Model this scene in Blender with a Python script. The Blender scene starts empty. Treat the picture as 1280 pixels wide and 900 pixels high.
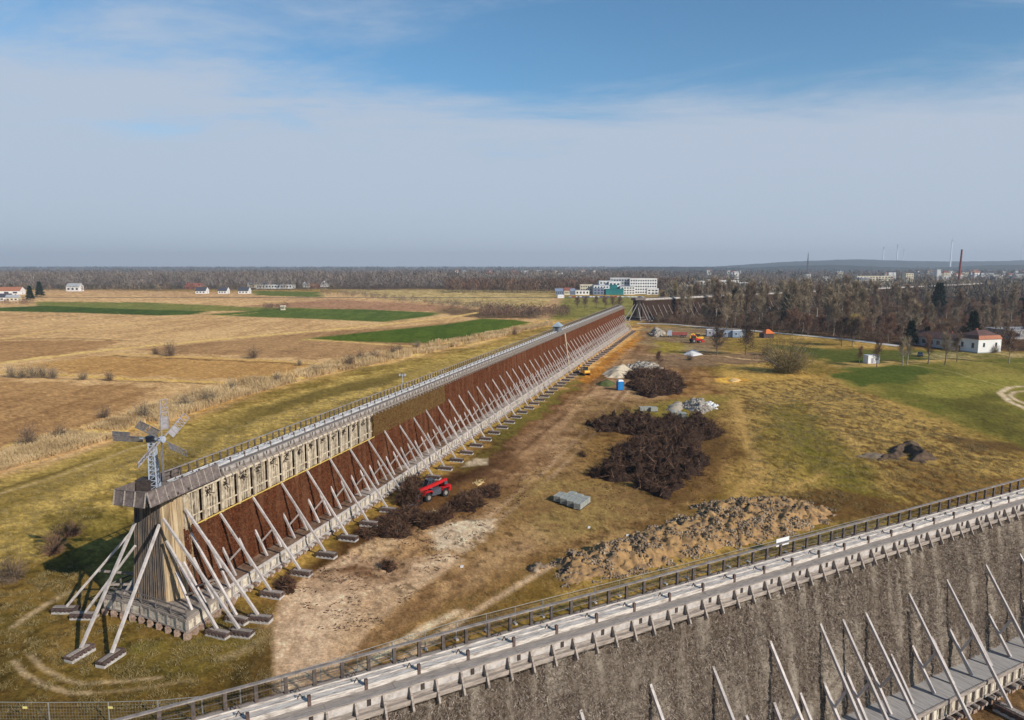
import bpy, math, random
import numpy as np
from mathutils import Vector, Matrix

# ------------------------------------------------------------------ camera, world, sun
SC = bpy.context.scene
COL = SC.collection
CAM_H = 39.0
F_PX, CX, CY, HOR = 880.0, 640.0, 450.0, 332.0      # photograph's frame 1280x900
TH = math.atan((CY - HOR) / F_PX)
cd = bpy.data.cameras.new('camera')
cam = bpy.data.objects.new('camera', cd)
COL.objects.link(cam)
cam.location = (0, 0, CAM_H)
cam.rotation_euler = (math.pi / 2 - TH, 0, 0)
cd.sensor_width = 36.0
cd.lens = F_PX / 1280.0 * 36.0
cd.clip_start = 0.5
cd.clip_end = 60000
SC.camera = cam

SUN_AZ = math.radians(131.0)      # clockwise from +Y
SUN_EL = math.radians(30.0)
sd = Vector((math.sin(SUN_AZ) * math.cos(SUN_EL), math.cos(SUN_AZ) * math.cos(SUN_EL), math.sin(SUN_EL)))
sl = bpy.data.lights.new('sun', 'SUN')
sl.energy = 5.0
sl.angle = math.radians(0.55)
sl.color = (1.0, 0.95, 0.87)
so = bpy.data.objects.new('sun', sl)
so.rotation_euler = sd.to_track_quat('Z', 'Y').to_euler()
COL.objects.link(so)

W = bpy.data.worlds.new('World')
SC.world = W
W.use_nodes = True
wn, wl = W.node_tree.nodes, W.node_tree.links
bg = wn['Background']
bg.inputs[1].default_value = 0.115
sky = wn.new('ShaderNodeTexSky')
sky.sky_type = 'NISHITA'
sky.sun_disc = False
sky.sun_elevation = SUN_EL
sky.sun_rotation = SUN_AZ
sky.altitude = 60
sky.air_density = 1.0
sky.dust_density = 0.1
sky.ozone_density = 4.0
tc = wn.new('ShaderNodeTexCoord')
sep = wn.new('ShaderNodeSeparateXYZ'); wl.new(tc.outputs['Generated'], sep.inputs[0])
# thin high cloud: direction projected onto a plane overhead, so streaks flatten to the horizon
zc = wn.new('ShaderNodeMath'); zc.operation = 'MAXIMUM'; wl.new(sep.outputs[2], zc.inputs[0]); zc.inputs[1].default_value = 0.0
za = wn.new('ShaderNodeMath'); za.operation = 'ADD'; wl.new(zc.outputs[0], za.inputs[0]); za.inputs[1].default_value = 0.10
dx = wn.new('ShaderNodeMath'); dx.operation = 'DIVIDE'; wl.new(sep.outputs[0], dx.inputs[0]); wl.new(za.outputs[0], dx.inputs[1])
dy = wn.new('ShaderNodeMath'); dy.operation = 'DIVIDE'; wl.new(sep.outputs[1], dy.inputs[0]); wl.new(za.outputs[0], dy.inputs[1])
cmb = wn.new('ShaderNodeCombineXYZ'); wl.new(dx.outputs[0], cmb.inputs[0]); wl.new(dy.outputs[0], cmb.inputs[1])
mp = wn.new('ShaderNodeMapping'); wl.new(cmb.outputs[0], mp.inputs[0])
mp.inputs['Rotation'].default_value = (0, 0, math.radians(28)); mp.inputs['Scale'].default_value = (0.50, 1.0, 1)
mp.inputs['Location'].default_value = (3.3, 1.2, 0)
nz = wn.new('ShaderNodeTexNoise'); nz.inputs['Scale'].default_value = 1.0; nz.inputs['Detail'].default_value = 15
nz.inputs['Roughness'].default_value = 0.67; nz.inputs['Distortion'].default_value = 0.5
wl.new(mp.outputs[0], nz.inputs['Vector'])
# cover grows towards the horizon: thick veil below ~13 degrees, broken above
veil = wn.new('ShaderNodeMapRange'); wl.new(sep.outputs[2], veil.inputs[0])
veil.inputs[1].default_value = 0.10; veil.inputs[2].default_value = 0.26
veil.inputs[3].default_value = 0.42; veil.inputs[4].default_value = -0.01
add = wn.new('ShaderNodeMath'); add.operation = 'ADD'; wl.new(nz.outputs[0], add.inputs[0]); wl.new(veil.outputs[0], add.inputs[1])
cov = wn.new('ShaderNodeMapRange'); cov.interpolation_type = 'SMOOTHSTEP'
zen = wn.new('ShaderNodeMapRange'); wl.new(sep.outputs[2], zen.inputs[0]); zen.inputs[1].default_value = .34; zen.inputs[2].default_value = .60; zen.inputs[3].default_value = 0; zen.inputs[4].default_value = -.5
add2 = wn.new('ShaderNodeMath'); add2.operation = 'ADD'; wl.new(add.outputs[0], add2.inputs[0]); wl.new(zen.outputs[0], add2.inputs[1])
wl.new(add2.outputs[0], cov.inputs[0]); cov.inputs[1].default_value = 0.43; cov.inputs[2].default_value = 0.76
cov.inputs[3].default_value = 0.0; cov.inputs[4].default_value = 0.93
mx = wn.new('ShaderNodeMix'); mx.data_type = 'RGBA'; wl.new(cov.outputs[0], mx.inputs[0])
tint = wn.new('ShaderNodeMix'); tint.data_type = 'RGBA'; tint.blend_type = 'MULTIPLY'; tint.inputs[0].default_value = 1; wl.new(sky.outputs[0], tint.inputs[6]); tint.inputs[7].default_value = (.74, 1.02, 1.06, 1); wl.new(tint.outputs[2], mx.inputs[6]); mx.inputs[7].default_value = (4.35, 5.0, 6.0, 1)
wl.new(mx.outputs[2], bg.inputs[0])

SC.view_settings.view_transform = 'Standard'
SC.view_settings.look = 'None'
SC.view_settings.exposure = 0.0
SC.view_settings.gamma = 1.0
SC.view_settings.use_curve_mapping = False
SC.cycles.max_bounces = 5
SC.cycles.volume_bounces = 0
SC.cycles.transparent_max_bounces = 6
SC.cycles.use_denoising = True

# ------------------------------------------------------------------ layout helpers
def un(x, y, h=0.0):
    """a point of the photograph at height h -> ground coordinates"""
    a, b = x - CX, y - CY
    f = F_PX * math.cos(TH) - b * math.sin(TH)
    d = b * math.cos(TH) + F_PX * math.sin(TH)
    t = (CAM_H - h) / d
    return (a * t, f * t)

def srgb(r, g, b, k=1.0):
    def c(v):
        v /= 255.0
        return (v / 12.92 if v <= 0.04045 else ((v + 0.055) / 1.055) ** 2.4) * k
    return (c(r), c(g), c(b))

# ------------------------------------------------------------------ numpy noise
def _h(ix, iy, s):
    n = (ix.astype(np.int64) * 374761393 + iy.astype(np.int64) * 668265263 + s * 2147483647) & 0x7fffffff
    n = ((n ^ (n >> 13)) * 1274126177) & 0x7fffffff
    return ((n ^ (n >> 16)) & 0xffff) / 65535.0
def vnoise(x, y, s=0):
    xi, yi = np.floor(x), np.floor(y)
    fx, fy = x - xi, y - yi
    fx = fx * fx * (3 - 2 * fx); fy = fy * fy * (3 - 2 * fy)
    a, b = _h(xi, yi, s), _h(xi + 1, yi, s)
    c, d = _h(xi, yi + 1, s), _h(xi + 1, yi + 1, s)
    return (a * (1 - fx) + b * fx) * (1 - fy) + (c * (1 - fx) + d * fx) * fy
def fbm(x, y, s=0, o=4, r=0.5):
    t = np.zeros_like(x); amp = 1.0; tot = 0.0
    for i in range(o):
        t += amp * vnoise(x * 2 ** i + 17.3 * i, y * 2 ** i - 9.1 * i, s + i); tot += amp; amp *= r
    return t / tot

# ------------------------------------------------------------------ materials
MATS = {}
def mat(name, c1, c2=None, scale=3.0, rough=0.85, c3=None, bump=0.0, bscale=None, metallic=0.0, stretch=None, detail=5, spec=0.25, attr=None):
    if name in MATS: return MATS[name]
    m = bpy.data.materials.new(name); m.use_nodes = True
    n, l = m.node_tree.nodes, m.node_tree.links
    p = n['Principled BSDF']
    p.inputs['Roughness'].default_value = rough
    p.inputs['Metallic'].default_value = metallic
    p.inputs['Specular IOR Level'].default_value = spec
    tcx = n.new('ShaderNodeTexCoord'); mpx = n.new('ShaderNodeMapping'); l.new(tcx.outputs['Object'], mpx.inputs[0])
    if stretch: mpx.inputs['Scale'].default_value = stretch
    if c2 is None: c2 = tuple(v * 0.8 for v in c1)
    t = n.new('ShaderNodeTexNoise'); t.inputs['Scale'].default_value = scale; t.inputs['Detail'].default_value = detail
    t.inputs['Roughness'].default_value = 0.65
    l.new(mpx.outputs[0], t.inputs['Vector'])
    r = n.new('ShaderNodeValToRGB'); l.new(t.outputs[0], r.inputs[0])
    e = r.color_ramp.elements
    e[0].position = 0.32; e[0].color = (*c2, 1); e[1].position = 0.68; e[1].color = (*c1, 1)
    if c3:
        x = e.new(0.5); x.color = (*c3, 1)
    if name.startswith('wood') or name.startswith('twigs'):
        oi = n.new('ShaderNodeObjectInfo'); q = n.new('ShaderNodeMapRange'); l.new(oi.outputs['Random'], q.inputs[0]); q.inputs[3].default_value = .78; q.inputs[4].default_value = 1.12
        vm = n.new('ShaderNodeVectorMath'); vm.operation = 'SCALE'; l.new(r.outputs[0], vm.inputs[0]); l.new(q.outputs[0], vm.inputs['Scale']); l.new(vm.outputs[0], p.inputs['Base Color'])
    else: l.new(r.outputs[0], p.inputs['Base Color'])
    if bump:
        t2 = n.new('ShaderNodeTexNoise'); t2.inputs['Scale'].default_value = bscale or scale * 3; t2.inputs['Detail'].default_value = 6
        l.new(mpx.outputs[0], t2.inputs['Vector'])
        b = n.new('ShaderNodeBump'); b.inputs['Strength'].default_value = bump; b.inputs['Distance'].default_value = 0.1
        l.new(t2.outputs[0], b.inputs['Height']); l.new(b.outputs[0], p.inputs['Normal'])
    MATS[name] = m
    return m

WOOD_PALE = mat('wood_pale', (.56, .50, .45), (.30, .26, .23), 2.2, c3=(.47, .42, .38), bump=.3, bscale=9)
WOOD_PINK = mat('wood_prop', (.60, .535, .49), (.36, .315, .285), 1.6, c3=(.51, .45, .41), bump=.2, bscale=12)
WOOD_GREY = mat('wood_grey', (.30, .255, .225), (.12, .098, .085), 2.5, c3=(.21, .18, .16), bump=.4, bscale=14, stretch=(1, 6, 6))
WOOD_LITE = mat('wood_plank_light', (.46, .385, .32), (.16, .13, .11), 2.0, c3=(.33, .275, .23), bump=.4, bscale=14, stretch=(.6, 8, 4))
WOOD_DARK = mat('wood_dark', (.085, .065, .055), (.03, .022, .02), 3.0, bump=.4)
WOOD_FRAME = mat('wood_frame', (.68, .58, .43), (.28, .21, .14), 1.8, c3=(.52, .43, .31), bump=.3)
WOOD_SKIRT = mat('wood_skirt', (.76, .68, .55), (.22, .17, .12), 1.3, c3=(.60, .52, .40), bump=.4)
WOOD_BROWN = mat('wood_brown', (.16, .105, .085), (.06, .04, .035), 4, bump=.5)
SALT = mat('wood_salted', (.70, .63, .55), (.18, .145, .12), 2.6, c3=(.52, .455, .39), stretch=(.5, 4, 4), bump=.3)
SALT2 = mat('wood_salted_grey', (.62, .60, .58), (.24, .22, .21), 1.5, c3=(.46, .44, .42), stretch=(.6, 3, 3), bump=.3)
STONE = mat('stone_pier', (.52, .37, .27), (.18, .11, .08), 2.5, bump=.6)
CONC = mat('concrete', (.55, .52, .48), (.36, .33, .30), 2.0, bump=.3)
BARK = mat('bark', (.20, .165, .13), (.09, .07, .055), 3)
BARK_PALE = mat('bark_pale', (.42, .38, .31), (.20, .17, .14), 2)

WOOD_RAIL = mat('wood_rail', (.20, .155, .13), (.07, .052, .045), 3, c3=(.13, .10, .085), bump=.4)
WOOD_RTOP = mat('wood_rail_top', (.42, .36, .31), (.20, .165, .14), 2, c3=(.31, .26, .225), bump=.4)
# ------------------------------------------------------------------ mesh builder
class MB:
    def __init__(s): s.v = []; s.f = []; s.mi = []
    def add(s, vs, fs, m=0):
        o = len(s.v); s.v += [tuple(v) for v in vs]; s.f += [tuple(i + o for i in f) for f in fs]; s.mi += [m] * len(fs)
        return s
    def box(s, x0, x1, y0, y1, z0, z1, m=0):
        return s.add([(x0, y0, z0), (x1, y0, z0), (x1, y1, z0), (x0, y1, z0), (x0, y0, z1), (x1, y0, z1), (x1, y1, z1), (x0, y1, z1)],
                     [(0, 3, 2, 1), (4, 5, 6, 7), (0, 1, 5, 4), (1, 2, 6, 5), (2, 3, 7, 6), (3, 0, 4, 7)], m)
    def bar(s, p, q, w, h=None, m=0, up=(0, 0, 1), w2=None):
        """beam from p to q, width w sideways, h along 'up'; w2 = width at q (taper)"""
        h = w if h is None else h
        p, q = Vector(p), Vector(q); d = (q - p)
        if d.length < 1e-6: return s
        d.normalize(); u = Vector(up)
        if abs(d.dot(u)) > .97: u = Vector((1, 0, 0))
        a = d.cross(u).normalized(); b = a.cross(d).normalized()
        k = 1.0 if w2 is None else w2 / w
        vs = [p - a * w / 2 - b * h / 2, p + a * w / 2 - b * h / 2, p + a * w / 2 + b * h / 2, p - a * w / 2 + b * h / 2]
        w, h = w * k, h * k
        vs += [q - a * w / 2 - b * h / 2, q + a * w / 2 - b * h / 2, q + a * w / 2 + b * h / 2, q - a * w / 2 + b * h / 2]
        return s.add(vs, [(0, 3, 2, 1), (4, 5, 6, 7), (0, 1, 5, 4), (1, 2, 6, 5), (2, 3, 7, 6), (3, 0, 4, 7)], m)
    def cyl(s, p, q, r, r2=None, n=10, m=0, caps=True):
        r2 = r if r2 is None else r2
        p, q = Vector(p), Vector(q); d = (q - p).normalized(); u = Vector((0, 0, 1))
        if abs(d.dot(u)) > .97: u = Vector((1, 0, 0))
        a = d.cross(u).normalized(); b = a.cross(d).normalized()
        vs = []
        for c, rr in ((p, r), (q, r2)):
            for i in range(n):
                t = 2 * math.pi * i / n; vs.append(c + a * math.cos(t) * rr + b * math.sin(t) * rr)
        fs = [(i, (i + 1) % n, n + (i + 1) % n, n + i) for i in range(n)]
        if caps: fs += [tuple(range(n - 1, -1, -1)), tuple(range(n, 2 * n))]
        return s.add(vs, fs, m)
    def prism(s, pts, d, m=0):
        """closed outline (list of 3-D points) pushed along vector d"""
        n = len(pts); d = Vector(d)
        vs = [Vector(p) for p in pts] + [Vector(p) + d for p in pts]
        fs = [tuple(range(n)), tuple(range(2 * n - 1, n - 1, -1))] + [(i, i + n, (i + 1) % n + n, (i + 1) % n) for i in range(n)]
        return s.add(vs, fs, m)
    def mesh(s, name, mats, smooth=False):
        me = bpy.data.meshes.new(name); me.from_pydata(s.v, [], s.f)
        if not isinstance(mats, (list, tuple)): mats = [mats]
        for m in mats: me.materials.append(m)
        if len(mats) > 1: me.polygons.foreach_set('material_index', s.mi)
        if smooth: me.polygons.foreach_set('use_smooth', [True] * len(me.polygons))
        me.update(); return me
    def build(s, name, mats, parent=None, loc=None, smooth=False):
        return link(name, s.mesh(name, mats, smooth), parent, loc)

def link(name, data, parent=None, loc=None, rz=None):
    o = bpy.data.objects.new(name, data); COL.objects.link(o)
    if parent: o.parent = parent
    if loc is not None: o.location = loc
    if rz is not None: o.rotation_euler = (0, 0, rz)
    return o
def tag(o, label=None, cat=None, group=None, kind=None):
    if label: o['label'] = label
    if cat: o['category'] = cat
    if group: o['group'] = group
    if kind: o['kind'] = kind
    return o
def empty(name, loc, rz=0.0, label=None, cat=None, group=None):
    return tag(link(name, None, None, loc, rz), label, cat, group)
def copy_tree(o, parent=None):
    c = o.copy(); COL.objects.link(c)
    if parent: c.parent = parent
    for ch in list(o.children): copy_tree(ch, c)
    return c
def npmesh(name, V, Fq, mats, smooth=False, mi=None):
    """mesh from numpy arrays: V (n,3), F (m,k) with k=3 or 4"""
    me = bpy.data.meshes.new(name)
    V = np.asarray(V, dtype=np.float32); Fq = np.asarray(Fq, dtype=np.int32)
    me.vertices.add(len(V)); me.vertices.foreach_set('co', V.ravel())
    k = Fq.shape[1]
    me.loops.add(Fq.size); me.loops.foreach_set('vertex_index', Fq.ravel())
    me.polygons.add(len(Fq)); me.polygons.foreach_set('loop_start', np.arange(0, Fq.size, k, dtype=np.int32))
    me.polygons.foreach_set('loop_total', np.full(len(Fq), k, dtype=np.int32))
    if not isinstance(mats, (list, tuple)): mats = [mats]
    for m in mats: me.materials.append(m)
    if mi is not None: me.polygons.foreach_set('material_index', np.asarray(mi, dtype=np.int32))
    if smooth: me.polygons.foreach_set('use_smooth', np.ones(len(Fq), dtype=bool))
    me.update(calc_edges=True); return me
def sticks(P, Q, w, rng):
    """thin flat twigs between points P and Q (n,3), each a narrow quad turned at random; w (n,)"""
    n = len(P); D = Q - P; D /= np.linalg.norm(D, axis=1, keepdims=True) + 1e-9
    R = rng.normal(size=(n, 3)); S = np.cross(D, R); S /= np.linalg.norm(S, axis=1, keepdims=True) + 1e-9
    S *= np.asarray(w).reshape(-1, 1) / 2
    V = np.stack([P - S, P + S, Q + S * .5, Q - S * .5], axis=1).reshape(-1, 3)
    return V, np.arange(4 * n).reshape(-1, 4)
def in_poly(x, y, poly):
    c = np.zeros(x.shape, bool); n = len(poly)
    for i in range(n):
        x1, y1 = poly[i]; x2, y2 = poly[(i + 1) % n]
        if y1 == y2: continue
        t = ((y1 > y) != (y2 > y)) & (x < (x2 - x1) * (y - y1) / (y2 - y1) + x1)
        c ^= t
    return c
def seg_dist(x, y, pts, closed=False):
    d = np.full(x.shape, 1e9); n = len(pts)
    for i in range(n if closed else n - 1):
        x1, y1 = pts[i]; x2, y2 = pts[(i + 1) % n]
        vx, vy = x2 - x1, y2 - y1; L = vx * vx + vy * vy + 1e-9
        t = np.clip(((x - x1) * vx + (y - y1) * vy) / L, 0, 1)
        d = np.minimum(d, np.hypot(x - x1 - t * vx, y - y1 - t * vy))
    return d

# ------------------------------------------------------------------ the ground: one sheet, fine where the work site is
def build_ground():
    fine = np.radians(np.linspace(-48, 50, 760)); coarse = np.radians(np.arange(56, 308, 7.0))
    ang = np.concatenate([fine, coarse]); na = len(ang)
    r = [0.0]
    rr = 3.0
    while rr < 26: r.append(rr); rr += 5
    rr = 28.0
    while rr < 26000:
        r.append(rr); rr *= 1.0058 if rr < 600 else (1.011 if rr < 3000 else 1.07)
    r = np.array(r[1:]); nr = len(r)
    A, R = np.meshgrid(ang, r)
    x = (R * np.sin(A)).ravel(); y = (R * np.cos(A)).ravel()
    N = x.size
    # warped coordinates make every painted edge uneven
    amp = np.clip(R.ravel() / 90, .7, 9)
    wx = x + (fbm(x / 6, y / 6, 5, 4) - .5) * 5 * amp ** .7; wy = y + (fbm(x / 6, y / 6, 11, 4) - .5) * 6 * amp ** .7
    n1 = fbm(x / 16, y / 16, 1, 5, .6); n2 = fbm(x / 3.2, y / 3.2, 2, 4, .65); n3 = fbm(x / .8, y / .8, 3, 3, .7); n4 = fbm(x / 55, y / 55, 4, 4)
    # streaks that run along the first works
    ca, sa = 0.958, 0.286
    u = x * sa + y * ca; v = x * ca - y * sa
    st = fbm(u / 22, v / 2.2, 7, 4, .6)
    st2 = fbm(u / 60, v / 9, 27, 4, .55)
    def lerp(a, b, t): return a + (b - a) * t
    def sm(t, a, b): t = np.clip((t - a) / (b - a), 0, 1); return t * t * (3 - 2 * t)
    def C(*c): return np.array(srgb(*c)).reshape(1, 3)
    col = np.zeros((N, 3))
    straw, olive, green, brown, dark, earth, sand = C(192, 160, 92), C(128, 118, 50), C(88, 98, 32), C(128, 96, 54), C(66, 50, 30), C(154, 124, 90), C(190, 162, 124)
    # general dry grass
    t = sm(n1 * .55 + n2 * .3 + n3 * .15, .34, .64)[:, None]
    col[:] = lerp(C(134, 112, 54), C(182, 148, 84), t)
    g = sm(n4 * .6 + n2 * .4, .52, .66)[:, None]; col[:] = lerp(col, olive, g * .45)
    b = sm(fbm(x / 2.4, y / 2.4, 21, 4, .7), .56, .68)[:, None]; col[:] = lerp(col, brown, b * .5)

    def zone(px, c1, c2, k=1.0, soft=1.5, mix=None, raw=False, noise=None, lo=.35, hi=.65, h=0):
        P = [un(a, b_, h) for a, b_ in px]
        xx, yy = (x, y) if raw else (wx, wy)
        xs = [p[0] for p in P]; ys = [p[1] for p in P]
        sel = (x > min(xs) - soft * 4 - 15) & (x < max(xs) + soft * 4 + 15) & (y > min(ys) - soft * 4 - 15) & (y < max(ys) + soft * 4 + 15)
        if not sel.any(): return
        ix = np.nonzero(sel)[0]; a, b_ = xx[ix], yy[ix]
        d = seg_dist(a, b_, P, True); ins = in_poly(a, b_, P)
        m = np.clip(.5 + np.where(ins, d, -d) / (2 * soft), 0, 1) * k
        nn = (n1[ix] * .4 + n2[ix] * .4 + n3[ix] * .2) if noise is None else noise[ix]
        if mix is not None: m = m * sm(nn + mix, .35, .65)
        nz_ = sm(nn, lo, hi)[:, None]
        col[ix] = lerp(col[ix], lerp(c2, c1, nz_), m[:, None])
    def line(px, w, c, k=1.0, raw=False, soft=None, patchy=0.0):
        P = [un(a, b_) for a, b_ in px]
        xs = [p[0] for p in P]; ys = [p[1] for p in P]; pad = w * 3 + 15
        sel = (x > min(xs) - pad) & (x < max(xs) + pad) & (y > min(ys) - pad) & (y < max(ys) + pad)
        ix = np.nonzero(sel)[0]
        a, b_ = (x[ix], y[ix]) if raw else (x[ix] * .6 + wx[ix] * .4, y[ix] * .6 + wy[ix] * .4)
        d = seg_dist(a, b_, P); soft = soft or w * .5
        m = np.clip((w / 2 + soft / 2 - d) / soft, 0, 1) * k
        if patchy: m = m * (1 - patchy * sm(n2[ix], .4, .6))
        col[ix] = lerp(col[ix], c * (.8 + .4 * n2[ix][:, None]), m[:, None])

    rows = .5 + .5 * np.sin((x * .35 + y * .94) * 2 * math.pi / 9.0 + 2 * n4)
    frows = .06 * rows + fbm(x / 3.5, y / 40 + x / 300, 31, 3, .6) * .35 + n4 * .25 + n1 * .25 + n3 * .15
    tan1, tan2 = C(206, 168, 120), C(180, 142, 98)
    # the farmland west of the works
    zone([(-500, 600), (-400, 372), (60, 366), (420, 366), (690, 372), (690, 400), (600, 430), (450, 460), (330, 488), (200, 535), (120, 565), (0, 600)], tan1, tan2, soft=3, noise=frows)
    zone([(-400, 500), (-100, 470), (0, 475), (190, 483), (180, 500), (130, 530), (60, 548), (0, 560), (-200, 570)], C(180, 140, 94), C(154, 116, 76), soft=2.5, noise=frows)
    zone([(10, 458), (120, 445), (330, 450), (420, 458), (400, 470), (280, 474), (150, 470)], C(188, 146, 92), C(170, 128, 78), soft=3, noise=frows)
    zone([(0, 426), (160, 426), (100, 440), (0, 452), (-100, 456)], C(178, 138, 94), C(158, 120, 80), soft=3, noise=frows)
    zone([(170, 438), (330, 420), (480, 410), (600, 400), (660, 398), (540, 435), (440, 450), (320, 446)], C(178, 140, 98), C(156, 120, 82), soft=3, noise=frows)
    zone([(-300, 372), (60, 366), (250, 372), (420, 380), (560, 388), (600, 383), (420, 372), (300, 365), (60, 362)], C(198, 160, 116), C(176, 138, 96), soft=4, noise=frows)
    zone([(300, 383), (520, 389), (600, 385), (420, 374)], C(176, 134, 102), C(160, 120, 88), soft=4, noise=frows)
    # green winter crops
    gd, gd2 = C(88, 106, 42), C(112, 122, 58)
    zone([(46, 377), (180, 378), (320, 384), (400, 385), (330, 389), (150, 388), (40, 385)], C(116, 122, 58), C(142, 134, 72), soft=4, noise=frows)
    zone([(-200, 388), (0, 384.5), (60, 382), (150, 386), (262, 389), (242, 393), (200, 394.5), (100, 391), (0, 389)], gd, C(62, 84, 26), soft=4, noise=frows, raw=True)
    zone([(256, 393), (300, 390), (350, 385.5), (450, 386.5), (552, 391), (540, 395), (480, 402.5), (400, 399), (300, 395.5)], gd, gd2, soft=4, noise=frows, raw=True)
    zone([(318, 363.5), (400, 365), (402, 371.5), (318, 369)], C(104, 112, 48), gd2, soft=6, noise=frows)
    zone([(374, 424), (450, 416), (560, 405), (602, 398), (645, 400), (680, 406), (640, 415), (590, 424), (540, 429), (480, 428), (420, 426)], C(96, 112, 36), C(76, 98, 28), soft=3, noise=frows, raw=True)
    # pale fallow land farther north
    zone([(420, 362), (560, 362), (690, 364), (690, 380), (640, 388), (560, 380), (470, 372)], C(196, 170, 118), C(158, 134, 84), soft=8)
    zone([(560, 384), (640, 390), (690, 386), (690, 398), (600, 398), (540, 390)], C(142, 116, 84), C(112, 88, 62), soft=5)
    # straw-coloured ditches and balks between the fields
    sc = C(216, 178, 112)
    line([(-60, 462), (60, 446), (130, 438), (210, 430), (320, 420), (470, 407), (560, 397), (612, 388)], 6.0, sc, .9, soft=3)
    line([(-20, 427), (60, 415), (150, 406), (250, 398), (320, 391)], 4.5, sc, .55, soft=3)
    line([(-20, 465), (70, 468), (150, 473), (275, 478), (330, 476)], 4.0, C(206, 168, 98), .9, soft=2)
    line([(140, 442), (230, 446), (320, 450), (440, 456)], 3.5, C(204, 166, 100), .8, soft=2)
    line([(0, 424.5), (80, 423), (170, 426)], 2.5, C(120, 98, 60), .7, soft=2)
    line([(140, 445), (320, 452.5), (440, 458)], 2.0, C(98, 80, 48), .7, soft=1.5)
    line([(0, 470), (150, 475.5), (270, 480)], 1.4, C(98, 80, 48), .7, soft=1)
    line([(380, 424), (440, 428), (560, 436), (620, 424)], 5, C(208, 172, 110), .8, soft=4)
    # the reed belt along the foot of the dyke
    zone([(-300, 640), (0, 590), (130, 552), (215, 525), (300, 497), (400, 470), (500, 449), (600, 428), (700, 404), (690, 398), (600, 418), (480, 440), (400, 456), (300, 478), (215, 496), (170, 512), (110, 532), (0, 560), (-300, 600)], C(220, 182, 114), C(176, 134, 78), soft=1.6)
    # meadow between reeds and works
    zone([(-400, 720), (0, 602), (130, 562), (215, 535), (320, 503), (420, 476), (520, 453), (640, 428), (700, 412), (740, 398), (900, 420), (700, 500), (400, 640), (300, 700), (150, 800), (-400, 1000)], C(192, 162, 94), C(150, 126, 64), soft=1.5, noise=st2 * .3 + n2 * .4 + n3 * .3, lo=.36, hi=.62)
    zone([(-300, 690), (0, 612), (60, 590), (130, 566), (215, 540), (330, 505), (420, 481), (520, 459), (600, 445), (600, 455), (500, 475), (400, 500), (280, 530), (170, 575), (0, 650)], C(134, 112, 58), C(166, 140, 80), soft=2.5, noise=st2 * .7 + n2 * .3, lo=.38, hi=.6, k=.7)
    zone([(160, 590), (330, 508), (420, 482), (520, 462), (480, 480), (330, 520), (190, 600)], C(94, 80, 38), C(108, 94, 46), k=.6, soft=2)
    line([(-60, 636), (0, 617), (70, 596), (120, 578), (160, 562), (210, 548)], 1.0, C(190, 164, 120), .9, raw=True, soft=.6, patchy=.4)
    line([(-60, 631), (0, 612), (70, 591), (120, 573)], 1.0, C(104, 88, 52), .7, raw=True, soft=.8)
    # grass in front of the windmill head
    zone([(-400, 1100), (-300, 760), (-60, 715), (40, 705), (90, 690), (150, 740), (330, 748), (346, 760), (346, 900), (300, 1000)], C(140, 112, 60), C(104, 90, 42), soft=1.2, noise=n1 * .5 + n2 * .3 + n3 * .2)
    zone([(-100, 800), (40, 790), (70, 860), (250, 845), (345, 800), (345, 860), (250, 900), (0, 900)], C(98, 82, 38), C(126, 98, 52), soft=1.2, k=.8)
    zone([(150, 800), (235, 800), (330, 790), (340, 760), (345, 800), (260, 832), (160, 836)], C(104, 102, 42), C(140, 118, 62), soft=1.0, k=.75)
    zone([(290, 840), (345, 800), (345, 870), (300, 880)], C(66, 56, 28), C(92, 78, 38), soft=.8, k=.8)
    zone([(60, 640), (200, 640), (190, 700), (40, 720)], C(120, 108, 46), C(88, 78, 36), soft=2, k=.6)
    trk = C(190, 164, 128)
    line([(17, 783), (35, 770), (60, 754), (86, 740)], .8, trk, .9, raw=True, soft=.6)
    line([(17, 826), (30, 842), (55, 856), (85, 865), (110, 867)], .55, trk, .85, raw=True, soft=.4)
    line([(38, 818), (52, 834), (78, 848), (105, 855), (150, 852), (200, 847)], .55, trk, .75, raw=True, soft=.4)
    line([(110, 867), (170, 862), (240, 850)], .5, trk, .4, raw=True, soft=.4)
    line([(280, 822), (306, 812), (330, 800)], 1.2, trk, .5, soft=.8)
    # ------------------------------------------------ the work site
    wear = n1 * .35 + n2 * .35 + st * .3
    zone([(345, 905), (345, 740), (420, 690), (520, 620), (620, 540), (700, 480), (780, 410), (800, 405), (900, 415), (880, 450), (920, 500), (935, 560), (900, 620), (840, 650), (760, 690), (600, 790), (450, 850)],
         C(172, 132, 84), C(118, 84, 46), soft=3.0, noise=wear, lo=.38, hi=.62)
    zone([(560, 640), (700, 560), (760, 600), (900, 640), (840, 680), (690, 720), (560, 760), (540, 700)], C(170, 138, 94), C(134, 104, 68), soft=4, k=.7, mix=.12)
    zone([(640, 560), (740, 480), (800, 440), (870, 450), (820, 500), (740, 540), (700, 580)], C(178, 146, 108), C(140, 104, 72), soft=4, noise=wear, k=.8)
    zone([(440, 690), (620, 545), (720, 480), (700, 520), (600, 610), (560, 640), (470, 690)], C(126, 88, 56), C(92, 60, 36), soft=2, noise=wear, k=.8)
    zone([(360, 722), (480, 640), (560, 590), (640, 540), (640, 560), (560, 640), (470, 690), (400, 720)], C(104, 72, 42), C(70, 44, 28), soft=1.2, k=.75)
    zone([(620, 540), (700, 488), (735, 462), (742, 466), (700, 500), (630, 556)], C(112, 108, 46), C(140, 126, 64), soft=.8, k=.8)
    zone([(560, 585), (640, 535), (650, 545), (575, 595)], C(120, 112, 52), C(112, 84, 50), soft=.8, k=.7)
    zone([(700, 476), (742, 460), (798, 418), (804, 408), (790, 410), (760, 432)], C(212, 168, 106), C(182, 128, 62), soft=.8, raw=True)
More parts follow.
